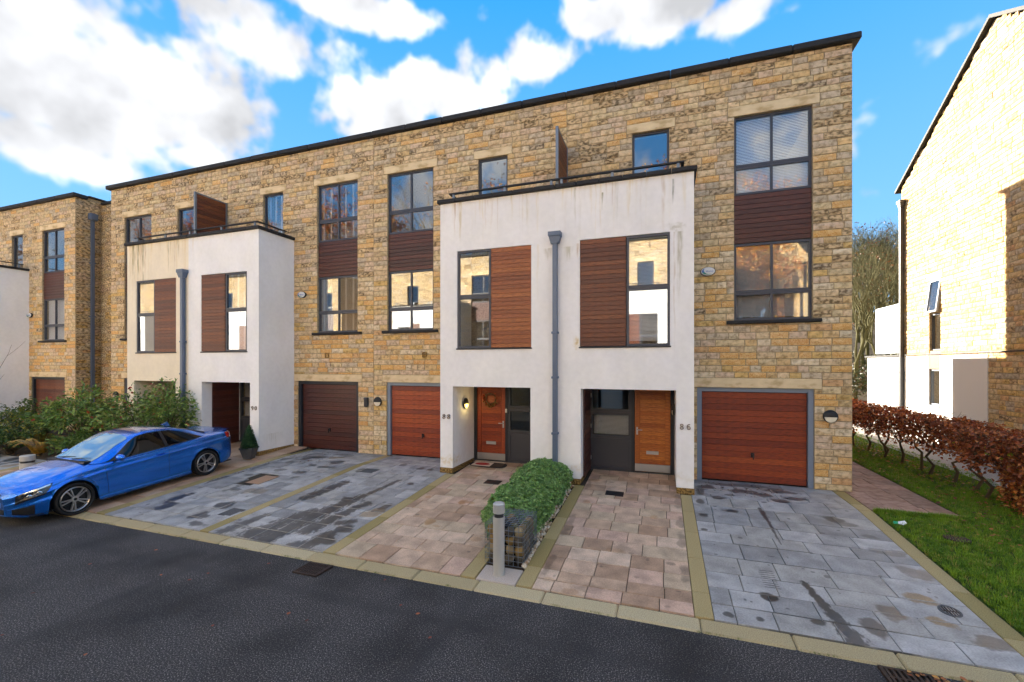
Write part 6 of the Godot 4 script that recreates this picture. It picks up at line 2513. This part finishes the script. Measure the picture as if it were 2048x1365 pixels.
func build_houses() -> void:
	var drips86 := []
	var drips88 := []
	for k in 26:
		drips86.append([rr(0.05, 2.88), 6.66, rr(0.25, 1.6), rr(0.012, 0.05), rr(0.06, 0.26), [0, 1, 3, 3][rng.randi() % 4]])
		drips88.append([rr(0.05, 2.88), 6.66, rr(0.2, 1.3), rr(0.012, 0.05), rr(0.06, 0.24), [0, 1, 3, 3][rng.randi() % 4]])
	drips86 += [[1.05, 6.4, 0.4, 0.02, 0.8, 0], [2.5, 6.5, 0.55, 0.025, 0.8, 2], [1.6, 6.6, 0.9, 0.05, 0.35, 3], [0.45, 6.6, 0.9, 0.03, 0.3, 0], [2.62, 5.4, 1.5, 0.06, 0.4, 0], [2.52, 5.4, 2.6, 0.02, 0.3, 1], [0.5, 5.35, 0.4, 0.03, 0.4, 1], [0.3, 5.3, 0.35, 0.1, 0.35, 0]]
	drips88 += [[2.35, 6.6, 1.0, 0.04, 0.55, 3], [2.5, 6.6, 0.8, 0.03, 0.45, 1], [0.4, 5.4, 1.4, 0.03, 0.2, 3], [0.15, 5.3, 0.3, 0.1, 0.3, 0]]
	var r86 := render_mat("render 86", render_image(c8(241, 238, 234), drips86, [[0.48, 3.15, 0.09, 0.14, 0.8, 3], [2.55, 5.5, 0.2, 0.1, 0.3, 0], [1.5, 0.35, 1.6, 0.12, 0.35, 3]], 400))
	var r88 := render_mat("render 88", render_image(c8(241, 238, 234), drips88, [[2.7, 0.3, 0.4, 0.16, 0.4, 3]], 410))
	var r90 := render_mat("render 90", render_image(c8(242, 241, 239), [[0.2, 6.6, 0.8, 0.03, 0.2, 3], [1.8, 6.66, 0.5, 0.02, 0.15, 3], [3.4, 0.6, 0.5, 0.3, 0.15, 0]], [], 420))
	var d92 := []
	for k in 34:
		d92.append([rr(0.05, 2.9), 6.66, rr(0.4, 2.6), rr(0.02, 0.08), rr(0.1, 0.45), [0, 1, 3, 3][rng.randi() % 4]])
	d92 += [[2.35, 6.66, 1.6, 0.05, 0.8, 0], [2.6, 6.66, 1.2, 0.06, 0.7, 0], [0.9, 6.66, 1.1, 0.03, 0.6, 0], [2.1, 6.66, 2.4, 0.05, 0.5, 0]]
	var r92 := render_mat("render 92", render_image(c8(240, 228, 204), d92, [], 430))
	# the terrace
	var A := house("terraced_house", "end sandstone house number 86 with a tall corner window and orange garage door", Vector3(-6.04, 0, 0), 1.0, 6.04, 0.0, {"number": "86", "garage": "orange", "garage_frame": "light frame", "panel": "dark", "bay_wood": "brown", "door": "honey", "render": r86, "stones": 300, "blinds": [1, 3, 0, 3, 1], "upper_glass": "blind glass", "end_high": true}, "houses of the sandstone terrace")
	var B := house("terraced_house", "sandstone house number 88 with a wreath on its door", Vector3(-6.04, 0, 0), -1.0, 5.81, 0.0, {"number": "88", "garage": "orange", "garage_frame": "light frame", "panel": "dark", "bay_wood": "chestnut", "door": "orange", "render": r88, "stones": 300, "blinds": [0, 0, 0, 0, 0]}, "houses of the sandstone terrace")
	var C := house("terraced_house", "sandstone house number 90 with a clean white bay and dark red garage door", Vector3(-17.76, 0, 0), 1.0, 5.91, 0.0, {"number": "90", "garage": "dark", "garage_frame": "dark frame", "panel": "dark", "bay_wood": "brown", "door": "dark", "render": r90, "stones": 300, "blinds": [2, 2, 2, 2, 2]}, "houses of the sandstone terrace")
	var D := house("terraced_house", "sandstone house with a yellowed streaky bay behind the shrubs", Vector3(-17.76, 0, 0), -1.0, 6.11, 0.0, {"garage": "dark", "garage_frame": "frame", "panel": "dark", "bay_wood": "brown", "door": "dark", "render": r92, "stones": 300, "blinds": [0, 0, 0, 0, 0], "end_low": true}, "houses of the sandstone terrace")
	for H in [A, C]:
		downpipe(H, 0.02 if H == A else -0.14, 1.3, 5.62)
		var g := Geo.new()
		g.xbox(-0.03, 0.03, 6.76, 8.14, 1.06, 1.12)
		g.xbox(-0.03, 0.03, 6.42, 8.14, 0.03, 0.08)
		g.xbox(-0.02, 0.02, 8.1, 8.14, 0.08, 1.06)
		var fr := geo("balcony_divider", g, M["galvanised"], H)
		for i in 13:
			bp("board", -0.018, 0.018, 6.5 + 0.123 * i, 6.5 + 0.123 * (i + 1) - 0.005, 0.082, 1.058, M["timber brown %d" % (i % 5)], fr, 0.004)
	# end house: rear wing with its screen, hopper on the gable side
	bp("rear_wing", 3.2, 6.0, 0.0, 3.0, -12.85, -9.905, M["mortar"], A, 0.02)
	bp("rear_screen", 5.9, 5.98, 3.0, 5.08, -12.2, -9.92, M["timber brown 1"], A, 0.01)
	bp("gable_hopper", 6.045, 6.25, 8.65, 8.95, -0.85, -0.6, M["pipe"], A, 0.02)
	# next terrace to the left, set apart by a recessed link
	var L := house("terraced_house", "far left sandstone house beyond the dark recess", Vector3(-32.06, 0, 0.04), 1.0, 6.04, 0.0, {"garage": "brown", "garage_frame": "dark frame", "panel": "dark", "bay_wood": "brown", "door": "dark", "render": r90, "stones": 300, "blinds": [0, 1, 0, 0, 0], "end_high": true}, "houses of the sandstone terrace")
	var lg := Geo.new()
	lg.xbox(6.042, 8.188, 0.0, 9.3, -1.3, -0.842)
	lg.xbox(6.0405, 6.0465, 0.0, 9.38, -0.84, -0.002)
	geo("link_wall", lg, M["mortar"], L)
	stone_wall(L, Transform3D(Basis(Vector3(0, 0, -1), Vector3.UP, Vector3(1, 0, 0)), Vector3(6.045, 0, 0)), 0.0, 0.84, 0.0, 9.38, [], 0, "", null, "sooty joined")
	stone_wall(L, Transform3D(Basis.IDENTITY, Vector3(0, 0, -0.84)), 6.06, 8.18, 0.0, 9.3, [], 0, "", null, "sooty joined")
	bp("link_coping", 6.17, 8.185, 9.31, 9.42, -1.4, -0.76, M["coping"], L, 0.015)
	var pipe_root := Geo.new()
	pipe_root.xbox(6.09, 6.19, 0.05, 8.6, -0.56, -0.46)
	var dp := geo("downpipe", pipe_root, M["pipe"], L)
	bp("hopper_head", 6.075, 6.27, 8.58, 8.86, -0.65, -0.37, M["pipe"], dp, 0.03)
	for y in [2.35, 4.6, 6.8]:
		bp("pipe_collar", 6.05, 6.215, y, y + 0.05, -0.585, -0.435, M["pipe"], dp, 0.006)
	# gabled building at the right
	gabled("tall gabled sandstone building with a white ground floor, sunlit, at the right edge", Vector3(5.0, -0.02, 0.0), -PI / 2, 300)
	# across the street: what the windows mirror and what throws warm light back
	var names := ["far end house across the street", "second house across the street", "third house across the street", "fourth house across the street", "fifth house across the street", "sixth house across the street", "seventh house across the street", "last house across the street"]
	var i := 0
	for p in [-6.5, -18.5, -32.7, -44.7]:
		for dir in [-1.0, 1.0]:
			house("terraced_house", names[i] + ", seen only mirrored in the windows", Vector3(p, -0.1, 15.9), dir, 6.0, PI, {"garage": "brown", "panel": "dark", "bay_wood": "brown", "door": "dark", "render": r90, "stones": 0, "blinds": [0, 0, 0, 0, 0], "detail": false}, "houses across the street")
			i += 1
	gabled("gabled building across the street, seen only mirrored in the windows", Vector3(4.4, -0.3, 29.0), -PI / 2, 0, "houses across the street")
